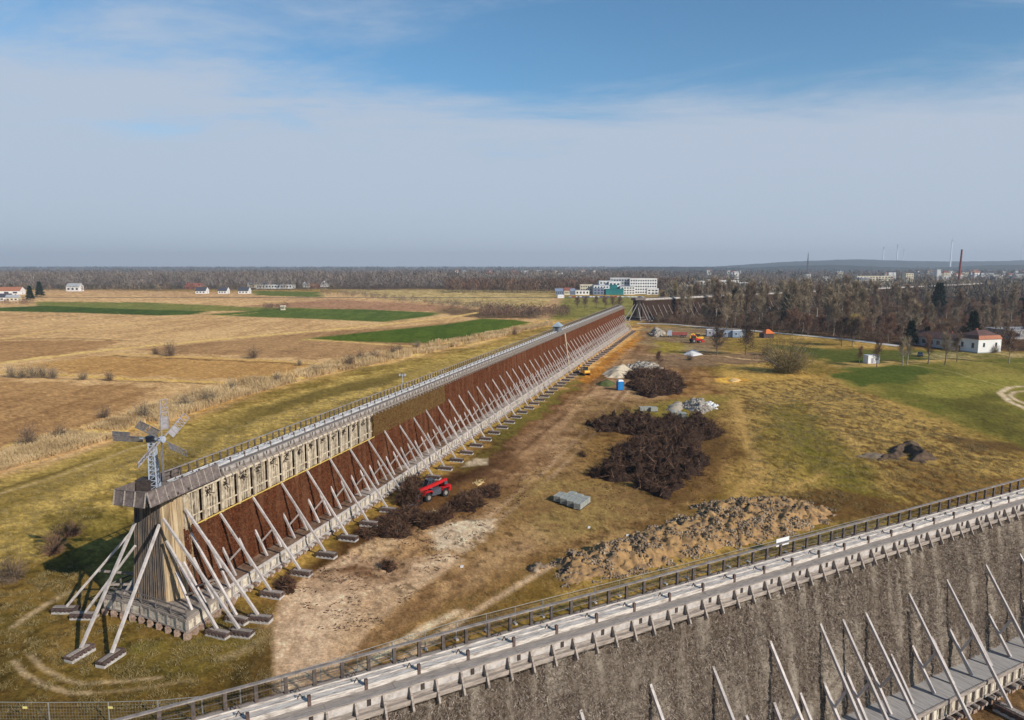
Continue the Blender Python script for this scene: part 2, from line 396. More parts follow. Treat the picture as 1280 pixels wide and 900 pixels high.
    zone([(722, 476), (735, 466), (806, 412), (812, 414), (760, 462), (735, 480)], C(198, 140, 66), C(164, 110, 50), soft=.6, raw=True)
    # pale sand at the corner of the works
    zone([(345, 905), (341, 790), (348, 752), (372, 728), (420, 700), (470, 672), (505, 670), (470, 690), (500, 700), (560, 690), (580, 700), (520, 740), (460, 790), (420, 850), (400, 905)], C(208, 180, 148), C(190, 158, 126), soft=.4, raw=True, noise=n2 * .6 + n3 * .4)
    zone([(355, 850), (350, 770), (380, 740), (440, 712), (450, 760), (410, 830)], C(206, 178, 150), C(192, 162, 132), soft=1, k=.7)
    zone([(395, 722), (450, 702), (520, 700), (500, 730), (450, 742), (400, 740)], C(112, 74, 44), C(150, 108, 70), soft=1, mix=-.03, k=.9)
    zone([(470, 690), (560, 620), (640, 560), (700, 512), (745, 480), (780, 440), (800, 430), (820, 445), (790, 480), (740, 520), (680, 580), (620, 640), (560, 680), (500, 720)], C(188, 154, 118), C(142, 108, 78), soft=2.5, noise=wear, k=.6)
    zone([(400, 850), (440, 780), (520, 730), (620, 680), (680, 650), (700, 670), (600, 720), (500, 790), (440, 850)], C(190, 156, 116), C(152, 118, 82), soft=2, noise=wear, k=.7)
    zone([(435, 690), (500, 668), (510, 676), (450, 706)], C(204, 172, 134), C(180, 148, 110), soft=.6)
    zone([(535, 668), (575, 650), (612, 652), (608, 668), (580, 686), (545, 684)], C(208, 186, 158), C(178, 152, 122), soft=.7)
    zone([(572, 584), (586, 571), (608, 570), (598, 582)], C(194, 176, 150), C(176, 156, 130), soft=.5)
    zone([(470, 812), (540, 765), (640, 720), (700, 690), (720, 720), (640, 760), (520, 812), (440, 845)], C(150, 118, 68), C(130, 104, 50), soft=1.5, k=.7)
    line([(430, 850), (480, 815), (540, 780), (575, 764)], 1.3, C(214, 186, 152), 1, raw=True, soft=.6)
    line([(400, 835), (450, 770), (520, 715), (600, 655), (680, 590), (740, 530), (790, 470)], 1.0, C(206, 174, 140), .55, raw=True, soft=.7, patchy=.5)
    line([(412, 842), (464, 776), (536, 718), (616, 656), (694, 592), (752, 532), (800, 470)], 1.0, C(206, 174, 140), .55, raw=True, soft=.7, patchy=.5)
    line([(560, 640), (640, 575), (720, 505), (790, 440)], .8, C(96, 66, 44), .5, raw=True, soft=.6, patchy=.6)
    line([(470, 850), (530, 806), (580, 772), (650, 730), (700, 700)], 1.1, C(204, 174, 140), .9, raw=True, soft=.6)
    line([(575, 762), (680, 700), (800, 640), (930, 600), (960, 560), (930, 510)], 2.2, C(150, 114, 74), .5, soft=2)
    zone([(480, 640), (600, 600), (640, 615), (560, 650), (510, 655)], C(108, 74, 42), C(146, 108, 62), soft=1.5, k=.7)
    zone([(725, 500), (905, 500), (925, 560), (880, 620), (720, 610), (700, 560)], C(140, 110, 62), C(104, 78, 44), soft=4, k=.6)
    zone([(800, 530), (905, 520), (915, 560), (870, 620), (830, 640), (800, 630)], C(94, 70, 44), C(112, 86, 50), soft=2, k=.6)
    zone([(640, 600), (800, 600), (830, 640), (790, 660), (690, 680), (640, 650)], C(152, 130, 76), C(150, 118, 78), soft=2.5, k=.7)
    # beyond the brushwood heaps
    zone([(760, 520), (830, 500), (920, 490), (900, 520), (860, 530)], C(136, 126, 52), C(160, 138, 76), soft=3, k=.8)
    zone([(800, 410), (900, 408), (900, 440), (830, 445), (800, 430)], C(154, 134, 98), C(134, 106, 78), soft=4)
    zone([(820, 425), (860, 430), (850, 442), (815, 440)], C(166, 146, 72), C(140, 122, 54), soft=3)
    zone([(790, 445), (960, 440), (980, 452), (860, 460), (800, 458)], C(150, 122, 92), C(124, 98, 72), soft=3)
    line([(860, 443), (905, 445), (930, 449), (950, 450)], 2.0, C(200, 170, 126), .9)
    zone([(905, 455), (980, 455), (1050, 480), (1000, 490), (900, 480)], C(196, 160, 92), C(176, 142, 76), soft=2)
    zone([(895, 474), (918, 472), (950, 478), (920, 484)], C(230, 178, 92), C(206, 154, 70), soft=.8)
    # eastern rough grass: ochre with dark tussocks
    tus = fbm(x / 1.3, y / 2.2, 41, 4, .75)
    zone([(900, 480), (1040, 470), (1160, 520), (1300, 580), (1500, 640), (1300, 620), (1060, 650), (960, 640), (930, 580)], C(178, 146, 84), C(116, 88, 48), soft=4, noise=tus * .75 + n1 * .25, lo=.36, hi=.58)
    zone([(960, 520), (1020, 560), (1080, 590), (1120, 630), (1050, 630), (980, 590), (940, 560)], C(140, 126, 50), C(116, 104, 40), soft=4, k=.5)
    zone([(1100, 570), (1200, 590), (1300, 600), (1300, 625), (1150, 630)], C(132, 96, 52), C(96, 68, 38), soft=3, k=.6)
    zone([(960, 625), (1040, 610), (1140, 632), (1060, 655), (1000, 650)], C(92, 66, 40), C(120, 88, 52), soft=2, k=.8)
    zone([(1180, 545), (1300, 560), (1300, 572), (1200, 560)], C(84, 64, 44), C(116, 88, 54), soft=2, k=.8)
    line([(918, 500), (925, 530), (938, 560), (950, 600), (900, 640)], 3.0, C(186, 150, 92), .7, soft=2)
    line([(1060, 545), (1078, 555), (1060, 575), (1010, 600), (960, 620)], 1.2, C(190, 156, 96), .7, soft=.8)
    line([(1000, 532), (1050, 540), (1072, 553), (1050, 570)], 1.2, C(190, 156, 96), .6, soft=.8)
    zone([(960, 505), (1000, 500), (1060, 560), (1100, 620), (1060, 610), (990, 560)], C(96, 100, 34), C(128, 112, 46), soft=2.5, k=.6)
    # mown green to the east
    zone([(1036, 468), (1060, 458), (1160, 452), (1300, 445), (1500, 450), (1500, 640), (1290, 560), (1200, 532), (1120, 500), (1060, 482)], C(144, 130, 66), C(112, 110, 48), soft=2, noise=st2 * .5 + n1 * .5)
    zone([(1038, 469), (1060, 461), (1150, 457), (1170, 465), (1120, 480), (1080, 482)], C(84, 96, 36), C(98, 106, 42), soft=1.5)
    zone([(1200, 470), (1300, 468), (1300, 480), (1210, 500), (1130, 490), (1150, 478)], C(158, 146, 74), C(140, 134, 60), soft=3, k=.7)
    zone([(1180, 500), (1245, 490), (1260, 515), (1300, 540), (1300, 560), (1220, 535)], C(106, 102, 44), C(94, 84, 38), soft=3, k=.7)
    zone([(1040, 455), (1180, 447), (1180, 452), (1050, 461)], C(190, 158, 104), C(150, 124, 70), soft=2, k=.7)
    zone([(960, 430), (1030, 436), (1200, 440), (1200, 448), (1040, 455), (1020, 448)], C(88, 96, 38), C(106, 106, 50), soft=3)
    zone([(1120, 442), (1200, 440), (1280, 440), (1300, 446), (1180, 450)], C(176, 154, 110), C(110, 108, 50), soft=3, k=.8)
    line([(1290, 482), (1262, 484), (1250, 491), (1262, 502), (1290, 514)], 1.8, C(206, 182, 150), .95, raw=True, soft=.8)
    line([(1290, 488), (1268, 490), (1262, 494), (1270, 500), (1290, 508)], 1.4, C(200, 176, 146), .9, raw=True, soft=.8)
    line([(1110, 452), (1180, 462), (1250, 482)], 1.0, C(180, 160, 110), .5, soft=1)
    # under the woods: leaf litter
    zone([(800, 404), (900, 409), (1000, 419), (1100, 429), (1180, 437), (1300, 440), (1600, 440), (1600, 350), (1300, 356), (1060, 364), (830, 376)], C(112, 86, 62), C(74, 54, 40), soft=3)
    # meadow and road beyond the works
    zone([(700, 371), (800, 370), (800, 398), (740, 398), (680, 400), (685, 385)], C(146, 136, 72), C(122, 116, 58), soft=5)
    line([(698, 372), (690, 384), (680, 398)], 12, C(186, 150, 110), .9, soft=6)
    # around the second works
    zone([(500, 1200), (800, 900), (1300, 780), (1700, 800), (1500, 1300)], C(150, 120, 84), C(96, 74, 50), soft=2, noise=n1 * .5 + n2 * .5)
    # far country: brown woods' floor
    far = sm(y + (n4 - .5) * 120, 1090, 1220)[:, None]
    inside = (far[:, 0] > 0)
    col[inside] = lerp(col[inside], C(104, 86, 70), far[inside])

    # dark flecks of litter and tussocks
    fl = sm(fbm(x / .9, y / 1.1, 61, 3, .7), .58, .70) * sm(n1, .35, .6)
    near = np.clip((260 - y) / 120, 0, 1)
    col *= (1 - .42 * fl * near)[:, None]
    # fine mottling everywhere, stronger on rough grass
    fine_n = (fbm(x / .35, y / .35, 51, 3, .8) - .5)
    col *= (1 + fine_n * .75)[:, None]
    col *= (1 + (n3 - .5) * .45)[:, None]
    lum_ = col @ np.array([.3, .6, .1]); lum_ = np.clip(lum_, .01, 2)[:, None]
    col = (lum_ + (col - lum_) * 1.04) * (lum_ / .25) ** .25 * np.array([[1.05, 1.0, .93]])
    col = np.clip(col, .005, .85)
    z = (n2 - .5) * .25 + (n3 - .5) * .12
    z *= np.clip((R.ravel() - 25) / 20, 0, 1) * np.where(R.ravel() < 1500, 1, 0)
    V = np.stack([x, y, z], 1)
    # centre cap
    V = np.vstack([V, [[0, 0, 0]]]); col = np.vstack([col, [[.2, .16, .09]]])
    i = np.arange(nr - 1)[:, None] * na; j = np.arange(na)[None, :]; j2 = (j + 1) % na
    q = np.stack([i + j, i + j2, i + na + j2, i + na + j], -1).reshape(-1, 4)
    q = q[:, ::-1]
    cap = np.array([[N, k, (k + 1) % na, (k + 1) % na] for k in range(na)])
    me = bpy.data.meshes.new('ground')
    me.vertices.add(len(V)); me.vertices.foreach_set('co', V.astype(np.float32).ravel())
    tri = np.array([[k, N, (k + 1) % na] for k in range(na)], dtype=np.int32)
    loops = np.concatenate([q.ravel(), tri.ravel()]).astype(np.int32)
    me.loops.add(len(loops)); me.loops.foreach_set('vertex_index', loops)
    ls = np.concatenate([np.arange(0, q.size, 4), q.size + np.arange(0, tri.size, 3)]).astype(np.int32)
    lt = np.concatenate([np.full(len(q), 4), np.full(len(tri), 3)]).astype(np.int32)
    me.polygons.add(len(ls)); me.polygons.foreach_set('loop_start', ls); me.polygons.foreach_set('loop_total', lt)
    me.update(calc_edges=True)
    ca_ = me.color_attributes.new('Soil', 'FLOAT_COLOR', 'POINT')
    ca_.data.foreach_set('color', np.hstack([col, np.ones((len(col), 1))]).astype(np.float32).ravel())
    me.polygons.foreach_set('use_smooth', np.ones(len(ls), dtype=bool))
    m = bpy.data.materials.new('soil_and_grass'); m.use_nodes = True
    n, l = m.node_tree.nodes, m.node_tree.links
    p = n['Principled BSDF']; p.inputs['Roughness'].default_value = 1; p.inputs['Specular IOR Level'].default_value = .05
    at = n.new('ShaderNodeAttribute'); at.attribute_name = 'Soil'
    g1 = n.new('ShaderNodeTexNoise'); g1.inputs['Scale'].default_value = 3.2; g1.inputs['Detail'].default_value = 5; g1.inputs['Roughness'].default_value = .75
    tcx = n.new('ShaderNodeTexCoord'); l.new(tcx.outputs['Object'], g1.inputs['Vector'])
    mr = n.new('ShaderNodeMapRange'); l.new(g1.outputs[0], mr.inputs[0]); mr.inputs[1].default_value = .3; mr.inputs[2].default_value = .7
    mr.inputs[3].default_value = .55; mr.inputs[4].default_value = 1.4
    mm = n.new('ShaderNodeVectorMath'); mm.operation = 'SCALE'; l.new(at.outputs['Color'], mm.inputs[0]); l.new(mr.outputs[0], mm.inputs['Scale'])
    l.new(mm.outputs[0], p.inputs['Base Color'])
    bp = n.new('ShaderNodeBump'); bp.inputs['Strength'].default_value = .6; bp.inputs['Distance'].default_value = .25
    l.new(g1.outputs[0], bp.inputs['Height']); l.new(bp.outputs[0], p.inputs['Normal'])
    me.materials.append(m)
    o = link('ground', me); o['kind'] = 'structure'
    return o
GROUND = build_ground()

# the pale gravel path in front of the wood
def ribbon(name, px, w, m, z=.03):
    P = [Vector((*un(a, b), 0)) for a, b in px]; b = MB()
    L = []
    for i, p in enumerate(P):
        d = (P[min(i + 1, len(P) - 1)] - P[max(i - 1, 0)]).normalized(); s = Vector((-d.y, d.x, 0)) * w / 2
        L += [p + s + Vector((0, 0, z)), p - s + Vector((0, 0, z))]
    b.add(L, [(2 * i, 2 * i + 1, 2 * i + 3, 2 * i + 2) for i in range(len(P) - 1)])
    o = b.build(name, m); o['kind'] = 'structure'; return o
GRAVEL = mat('gravel', (.66, .60, .52), (.46, .40, .33), .6)
ribbon('path', [(796, 404.5), (840, 405.5), (880, 409), (925, 412), (960, 415.5), (1010, 420), (1060, 424.5), (1110, 431), (1125, 433)], 6.5, GRAVEL, .12)
ribbon('road', [(-300, 371.5), (690, 372.0), (870, 371)], 9, mat('asphalt_road', (.07, .07, .075), (.05, .05, .05), .3), .15)
# low wooded rise in the east and the flat skyline
def ridge(name, px0, px1, dist, prof, m, depth=1500):
    n = 90; V = []; Fc = []
    rng = random.Random(7)
    for k in range(n + 1):
        t = k / n; px = px0 + (px1 - px0) * t; x = (px - CX) / (F_PX * math.cos(TH)) * dist
        h = prof(t) + rng.uniform(-1, 1) * 2.2
        V += [(x, dist, -2), (x * 1.02, dist + depth * .35, max(h * .96, .5)), (x * 1.05, dist + depth * .6, max(h, .5)), (x * 1.3, dist + depth * 2.2, -2)]
    for k in range(n):
        for j in range(3): Fc.append((4 * k + j, 4 * k + 4 + j, 4 * k + 5 + j, 4 * k + 1 + j))
    b = MB(); b.v = V; b.f = Fc; b.mi = [0] * len(Fc)
    o = b.build(name, m); o['kind'] = 'structure'; return o
WOODS_FAR = mat('far_woods', (.035, .042, .035), (.014, .018, .017), .01, detail=8)
ridge('hills', 860, 1560, 6800, lambda t: 8 + 118 * min(1, t / .34) * (.82 + .18 * math.sin(t * 9)), WOODS_FAR)
ridge('hills', 740, 1500, 4600, lambda t: (34 if t > .18 else 8 + 140 * t) + 10 * math.sin(t * 20), WOODS_FAR, 700)

# ------------------------------------------------------------------ graduation works (brushwood walls with timber decks)
def brush_mat(name, cols, scale, vstreak, bump=1.0):
    m = bpy.data.materials.new(name); m.use_nodes = True
    n, l = m.node_tree.nodes, m.node_tree.links
    p = n['Principled BSDF']; p.inputs['Roughness'].default_value = 1; p.inputs['Specular IOR Level'].default_value = .05
    tcx = n.new('ShaderNodeTexCoord')
    a = n.new('ShaderNodeTexNoise'); a.inputs['Scale'].default_value = scale; a.inputs['Detail'].default_value = 8; a.inputs['Roughness'].default_value = .8
    l.new(tcx.outputs['Object'], a.inputs['Vector'])
    r = n.new('ShaderNodeValToRGB'); l.new(a.outputs[0], r.inputs[0]); e = r.color_ramp.elements
    e[0].position = .36; e[0].color = (*cols[0], 1); e[1].position = .66; e[1].color = (*cols[2], 1); x = e.new(.5); x.color = (*cols[1], 1)
    mp_ = n.new('ShaderNodeMapping'); mp_.inputs['Scale'].default_value = (.75, .5, .10); l.new(tcx.outputs['Object'], mp_.inputs[0])
    b = n.new('ShaderNodeTexNoise'); b.inputs['Scale'].default_value = 1.0; b.inputs['Detail'].default_value = 3; l.new(mp_.outputs[0], b.inputs['Vector'])
    mr = n.new('ShaderNodeMapRange'); l.new(b.outputs[0], mr.inputs[0]); mr.inputs[1].default_value = .47; mr.inputs[2].default_value = .64
    mr.inputs[3].default_value = 0; mr.inputs[4].default_value = vstreak
    mxx = n.new('ShaderNodeMix'); mxx.data_type = 'RGBA'; l.new(mr.outputs[0], mxx.inputs[0]); l.new(r.outputs[0], mxx.inputs[6]); mxx.inputs[7].default_value = (*cols[3], 1)
    l.new(mxx.outputs[2], p.inputs['Base Color'])
    t2 = n.new('ShaderNodeTexNoise'); t2.inputs['Scale'].default_value = scale * 1.6; t2.inputs['Detail'].default_value = 8; t2.inputs['Roughness'].default_value = .8
    l.new(tcx.outputs['Object'], t2.inputs['Vector'])
    bp = n.new('ShaderNodeBump'); bp.inputs['Strength'].default_value = bump; bp.inputs['Distance'].default_value = .2
    l.new(t2.outputs[0], bp.inputs['Height']); l.new(bp.outputs[0], p.inputs['Normal'])
    return m
BR_RUST = brush_mat('blackthorn_rust', [(.036, .013, .006), (.105, .033, .014), (.20, .07, .028), (.24, .12, .065)], 3.0, .35)
BR_OLIVE = brush_mat('blackthorn_olive', [(.06, .035, .012), (.135, .078, .026), (.22, .135, .05), (.2, .13, .06)], 3.0, .2)
BR_GREY = brush_mat('blackthorn_grey', [(.045, .030, .022), (.15, .112, .082), (.33, .265, .205), (.44, .37, .29)], 4.5, .8)
BR_DARK = brush_mat('blackthorn_dark', [(.02, .012, .008), (.045, .026, .018), (.08, .05, .035), (.1, .07, .05)], 2.0, .2)
TWIG_RUST = mat('twig_rust', (.27, .11, .05), (.05, .018, .009), 2.5)
TWIG_GREY = mat('twig_grey', (.60, .51, .41), (.09, .066, .05), 3.2, c3=(.26, .20, .155))
YELLOW = mat('yellow_edge', (.70, .50, .12), (.55, .38, .10), 3)

def brush_face(x0, x1, z0, z1, yf, step, seed, amp=.10, y1=1.3):
    """front sheet with depth, y = yf(z), plus back, top and ends"""
    nx = max(2, int((x1 - x0) / step)); nzv = max(2, int((z1 - z0) / step))
    X, Z = np.meshgrid(np.linspace(x0, x1, nx + 1), np.linspace(z0, z1, nzv + 1))
    Y = np.interp(Z, [2.3, 13.9], [yf(2.3), yf(13.9)])
    n = fbm(X / .45, Z / .45, seed, 3, .7) - .5; n2 = fbm(X / 2.6, Z / 2.2, seed + 5, 3) - .5
    Y = Y + n * 2 * amp + n2 * 1.6 * amp
    V = np.stack([X, Y, Z], -1).reshape(-1, 3)
    i = np.arange(nzv)[:, None] * (nx + 1); j = np.arange(nx)[None]
    Fq = np.stack([i + j, i + j + 1, i + nx + 2 + j, i + nx + 1 + j], -1).reshape(-1, 4)
    o = len(V); yb = y1
    ex = np.array([[x0, yf(z0), z0], [x1, yf(z0), z0], [x1, yb, z0], [x0, yb, z0], [x0, yf(z1), z1], [x1, yf(z1), z1], [x1, yb - .4, z1], [x0, yb - .4, z1]])
    V = np.vstack([V, ex])
    Fq = np.vstack([Fq, np.array([[4, 5, 6, 7], [1, 2, 6, 5], [2, 3, 7, 6], [3, 0, 4, 7]]) + o])
    return V, Fq
def face_twigs(x0, x1, z0, z1, yf, n, seed, ln=(.12, .45), w=.022, xbias=1.0):
    rng = np.random.default_rng(seed)
    X = x0 + (x1 - x0) * rng.random(n) ** xbias; Z = z0 + (z1 - z0) * rng.random(n)
    Y = np.interp(Z, [2.3, 13.9], [yf(2.3), yf(13.9)]) + .02
    P = np.stack([X, Y, Z], 1)
    D = rng.normal(size=(n, 3)) * [.8, .5, .8] + [0, -.55, -.2]; D /= np.linalg.norm(D, axis=1, keepdims=True)
    Q = P + D * (ln[0] + (ln[1] - ln[0]) * rng.random((n, 1)))
    return sticks(P, Q, w * (.6 + .8 * rng.random(n)), rng)

def prop_frame(root, x, P, lean=0.0, far=False):
    """one raking shore: long prop to the ground, short prop on the platform, tie between, crib under the foot"""
    rj = random.Random(int(x * 13)); f, yt, zt = P['foot'] + rj.uniform(-.15, .15), P['yf'](10.0), P['ztop'] + rj.uniform(-.25, .2); lean += rj.uniform(-.16, .16)
    a = MB().bar((lean, f, .75), (0, yt + .1, zt), .25, .25, w2=.22)
    o = a.build('prop_frame', WOOD_PINK, root, (x, 0, 0))
    ys = P['short']
    if far: return o
    MB().bar((0, ys, 2.35), (0, P['yf'](5.6) + .1, 5.7), .24, .24).build('short_prop', WOOD_PINK, o)
    t = .46
    p = Vector((lean, f, .75)).lerp(Vector((0, yt, zt)), .56); q = Vector((0, ys, 2.35)).lerp(Vector((0, P['yf'](5.6), 5.7)), .52)
    MB().bar(q, p, .15, .2).build('cross_tie', WOOD_PINK, o)
    c = MB(); rr = random.Random(int(x * 7))
    L, Wd = 2.7, 1.05
    c.box(lean - Wd / 2, lean + Wd / 2, f - .2 - L / 2, f - .2 + L / 2, -.15, .24, 1)
    for k in range(5):
        yy = f - .2 - L / 2 + .12 + k * (L - .24) / 4
        c.box(lean - Wd / 2 - .05, lean + Wd / 2 + .05, yy - .12, yy + .12, .24, .42, 0)
    c.box(lean - Wd / 2, lean - .12, f - .2 - L / 2 - .06, f - .2 + L / 2 + .06, .421, .70, 0)
    c.box(lean + .12, lean + Wd / 2, f - .2 - L / 2 - .03, f - .2 + L / 2 + .08, .421, .69, 0)
    c.box(lean - .3, lean + .25, f - .2 - L / 2, f - .2 + L / 2 - .3, .70, .77, 2)
    c.build('foot_crib', [WOOD_BROWN, CONC, WOOD_LITE], o)
    return o

def graduation_works(name, label, base, dirv, L, P):
    d = Vector((*dirv, 0)).normalized(); rz = math.atan2(d.y, d.x)
    root = empty(name, (base[0], base[1], 0), rz, label, 'graduation tower')
    x0 = P.get('x0', 0.0); yf = P['yf']; sp = P['post']; far = P.get('far', False)
    rng = random.Random(P['seed'])
    yr = 1.35                                                   # railing line, back edge
    # walkway: back strip, troughs, front strip
    b = MB()
    seg = 12.0 if far else 4.0
    xx = x0
    while xx < L:
        x2 = min(L, xx + seg) - .015
        dz = rng.uniform(0, .02)
        b.box(xx, x2, .95, 1.5, 14.86, 15.0 + dz, 0)
        b.box(xx, x2, -1.20, -.48, 14.86, 15.0 + dz, 0)
        b.box(xx, x2, -.47, .94, 14.78, 14.9, 1)
        xx += seg
    b.build('walkway', [WOOD_LITE if not P.get('dark') else WOOD_GREY, WOOD_GREY], root)
    # twin brine trough, salted white
    b = MB(); xx = x0 + P.get('trough0', 0)
    for (ya, yb, zt) in ((.28, .80, 15.16), (-.40, .18, 15.22)):
        b.box(xx, L, ya, yb, 14.92, zt, 0)
        b.box(xx, L, ya - .05, ya, 14.92, zt + .07, 0)
        b.box(xx, L, yb, yb + .05, 14.92, zt + .07, 0)
    k = xx + .9
    while k < L and not far:
        b.box(k - .09, k + .09, -.50, -.33, 14.93, 15.62, 1)
        for yy in (.20, .86):
            b.bar((k - .55, yy, 15.15), (k - .38, yy - .05, 15.50), .05, .05, 2); b.bar((k - .20, yy, 15.15), (k - .38, yy - .05, 15.50), .05, .05, 2)
        k += sp * 2
    b.build('brine_trough', [SALT if not P.get('dark') else SALT2, WOOD_BROWN, WOOD_DARK], root)
    # back railing
    b = MB(); k = x0
    while k <= L:
        b.box(k - .10, k + .10, yr - .07, yr + .085, 14.7, 16.05, 0); k += sp * (2 if far else 1)
    b.box(x0, L, yr - .12, yr + .12, 16.051, 16.13, 1)
    b.box(x0, L, yr - .01, yr + .02, 15.52, 15.56, 0)
    b.box(x0, L, yr + .085, yr + .13, 14.70, 15.06, 0)
    b.build('railing', [WOOD_RAIL, WOOD_RTOP], root)
    # front parapet: white board, ledge trough, triangular brackets
    b = MB(); k = x0 + P.get('par0', 0); ps = k
    b.box(k, L, -1.30, -1.22, 14.50, 15.02, 0)
    b.box(k, L, -1.36, -1.30, 14.96, 15.05, 2)
    b.box(k, L, -1.60, -1.31, 14.20, 14.26, 1)
    b.box(k, L, -1.66, -1.60, 14.05, 14.34, 1)
    b.box(k, L, -1.30, -1.20, 13.98, 14.495, 1)
    i = 0
    while k <= L:
        b.prism([(k - .06, -1.31, 15.0), (k - .06, -1.42, 15.0), (k - .06, -2.0, 13.82), (k - .06, -1.92, 13.70), (k - .06, -1.31, 13.86)], (.12, 0, 0), 1)
        if i % 2 == 0 and not far:
            b.box(k + sp * .42, k + sp * .56, -1.345, -1.302, 14.55, 14.92, 3)
        k += sp * (2 if far else 1); i += 1
    b.build('parapet', [WOOD_PALE, WOOD_LITE, WOOD_LITE, WOOD_DARK], root)
    # joists and hidden frame under the deck
    b = MB(); k = x0
    while k <= L:
        b.box(k - .1, k + .1, -1.2, 1.4, 14.5, 14.77, 0); k += sp * 2
    b.box(x0, L, -1.0, -.8, 13.9, 14.49, 0); b.box(x0, L, .8, 1.0, 13.9, 14.49, 0)
    b.build('deck_joist', WOOD_DARK if not P.get('frame_top') else WOOD_FRAME, root)
    # brush fill
    for (nm, xa, xb, za, zb, mt, dy) in P['brush']:
        V, Fq = brush_face(xa, xb, za, zb, lambda z: yf(z) + dy, P['step'], P['seed'], amp=P.get('amp', .10), y1=-yf(za) if nm == 'brush_wall' else 1.2)
        mis = np.zeros(len(Fq), int)
        if P.get('twigs') and mt is not BR_DARK:
            n = int(P['twigs'] * (min(xb, P['twig_end']) - max(xa, P.get('twig0', xa))) * (zb - za))
            if n > 0:
                V2, F2 = face_twigs(max(xa, P.get('twig0', xa)), min(xb, P['twig_end']), za, zb, lambda z: yf(z) + dy, n, P['seed'] + 3, xbias=P.get('xbias', 1), w=P.get('twig_w', .022))
                Fq = np.vstack([Fq, F2 + len(V)]); V = np.vstack([V, V2]); mis = np.concatenate([mis, np.ones(len(F2), int)])
        link(nm, npmesh(nm, V, Fq, [mt, P['twig_mat']], mi=mis), root)
    # lower platform
    yp = P['plat']; yb = yf(2.3)
    b = MB(); xx = x0
    while xx < L:
        x2 = min(L, xx + seg) - .02
        if P.get('edge_only_boards'): pass
        b.box(xx, x2, yp, yb + .6, 2.18, 2.30 + rng.uniform(-.01, .01), 1 if (rng.random() < 1.15 - (xx - 20) / 60 and P.get('dirty')) else 0)
        xx += seg
    b.build('lower_platform', [P['platmat'], P.get('dirty') or P['platmat']], root)
    MB().box(x0, L, -yb - .4, -yb + 2.2, 2.18, 2.30).build('rear_platform', P['platmat'], root)
    # timber skirt and piers under the platform edge
    b = MB()
    b.box(x0, L, yp - .14, yp - .02, 2.0, 2.36, 1)
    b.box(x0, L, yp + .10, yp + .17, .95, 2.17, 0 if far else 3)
    b.box(x0, L, yp - .10, yp + .04, .78, .97, 1)
    bs = P['bay']; k = x0 + .4; i = 0
    while k <= L:
        b.box(k - .11, k + .11, yp - .18, yp + .04, .97, 2.0, 1)
        if not far:
            kk = k + .16
            while kk < k + bs - .2:
                wd = rng.uniform(.2, .5); wd = min(wd, k + bs - .14 - kk); oo = rng.uniform(0, .05)
                b.box(kk, kk + wd - .05, yp - .03 + oo, yp + .04 + oo, .97, 2.0 - rng.uniform(0, .12), 0); kk += wd
            w_ = rng.uniform(.16, .26)
            b.cyl((k, yp - .55, .60), (k, yp + .3, .60), w_, n=7, m=1)
            b.box(k - rng.uniform(.2, .34), k + rng.uniform(.2, .34), yp - .3, yp + .5, -.2, .45, 2)
            if rng.random() < .6: b.cyl((k + bs * .5, yp - .3, .45), (k + bs * .5, yp + .3, .5), rng.uniform(.14, .22), n=6, m=1)
        k += bs; i += 1
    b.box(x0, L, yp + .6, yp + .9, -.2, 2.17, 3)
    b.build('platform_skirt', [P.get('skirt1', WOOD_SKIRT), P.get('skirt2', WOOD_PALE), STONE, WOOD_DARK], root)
    # props
    n = 0
    for x in P['props']:
        prop_frame(root, x, P, lean=P.get('lean', 0), far=far or n > 62); n += 1
    n = 0; rest = MB()
    sm_ = MB().bar((0, P['short'], 2.35), (0, yf(5.6) + .1, 5.7), .22, .22).mesh('short_prop', WOOD_PINK)
    for x in P.get('mid', []):
        if n < 38: link('short_prop', sm_, root, (x, 0, 0))
        else: rest.bar((x, P['short'], 2.35), (x, yf(5.6) + .1, 5.7), .22, .22)
        n += 1
    if rest.v:
        o = rest.build('short_prop', WOOD_PINK, root); o['kind'] = 'stuff'
    return root

D1 = Vector((0.28606, 0.95821)); N1 = Vector((D1.y, -D1.x))      # first works: along, right of along
V1 = -57.9
def w1(u, y, z=0.0): p = D1 * u + N1 * (V1 - y); return Vector((p.x, p.y, z))
U0 = 62.0
def lin(a, b): return lambda z: a + (b - a) * (z - 2.3) / 11.6
P1 = dict(dirty=mat('platform_littered', (.30, .20, .13), (.10, .045, .022), 1.1, c3=(.19, .115, .07), bump=.6), seed=3, yf=lin(-2.05, -1.62), post=1.35, plat=-4.35, foot=-7.75, short=-3.55, ztop=10.2, bay=1.45, step=.34, lean=.6,
          platmat=mat('platform_board', (.46, .40, .34), (.16, .095, .06), .35, c3=(.36, .29, .23), bump=.4),
          twigs=20, amp=.15, twig_end=120, twig_mat=TWIG_RUST, twig_w=.05, xbias=1.3, dark=True, par0=6.2,
          props=[67.0 - U0 + 6.08 * k for k in range(59)], mid=[67.0 - U0 + 3.0 + 6.08 * k for k in range(58)],
          brush=[('brush_wall', -.8, 362, 2.3, 10.1, BR_RUST, 0), ('brush_fill_inner', -.8, 43.4, 9.9, 14.0, BR_DARK, 2.4),
                 ('brush_wall', 43.5, 76, 10.05, 13.9, BR_OLIVE, -.04), ('brush_wall', 76, 362, 10.05, 13.9, BR_RUST, 0)])
b0 = w1(U0, 0)
WALL1 = graduation_works('graduation_tower', 'long graduation tower with rust-brown brushwood and pale props, running from the windmill', b0, D1, 362, P1)
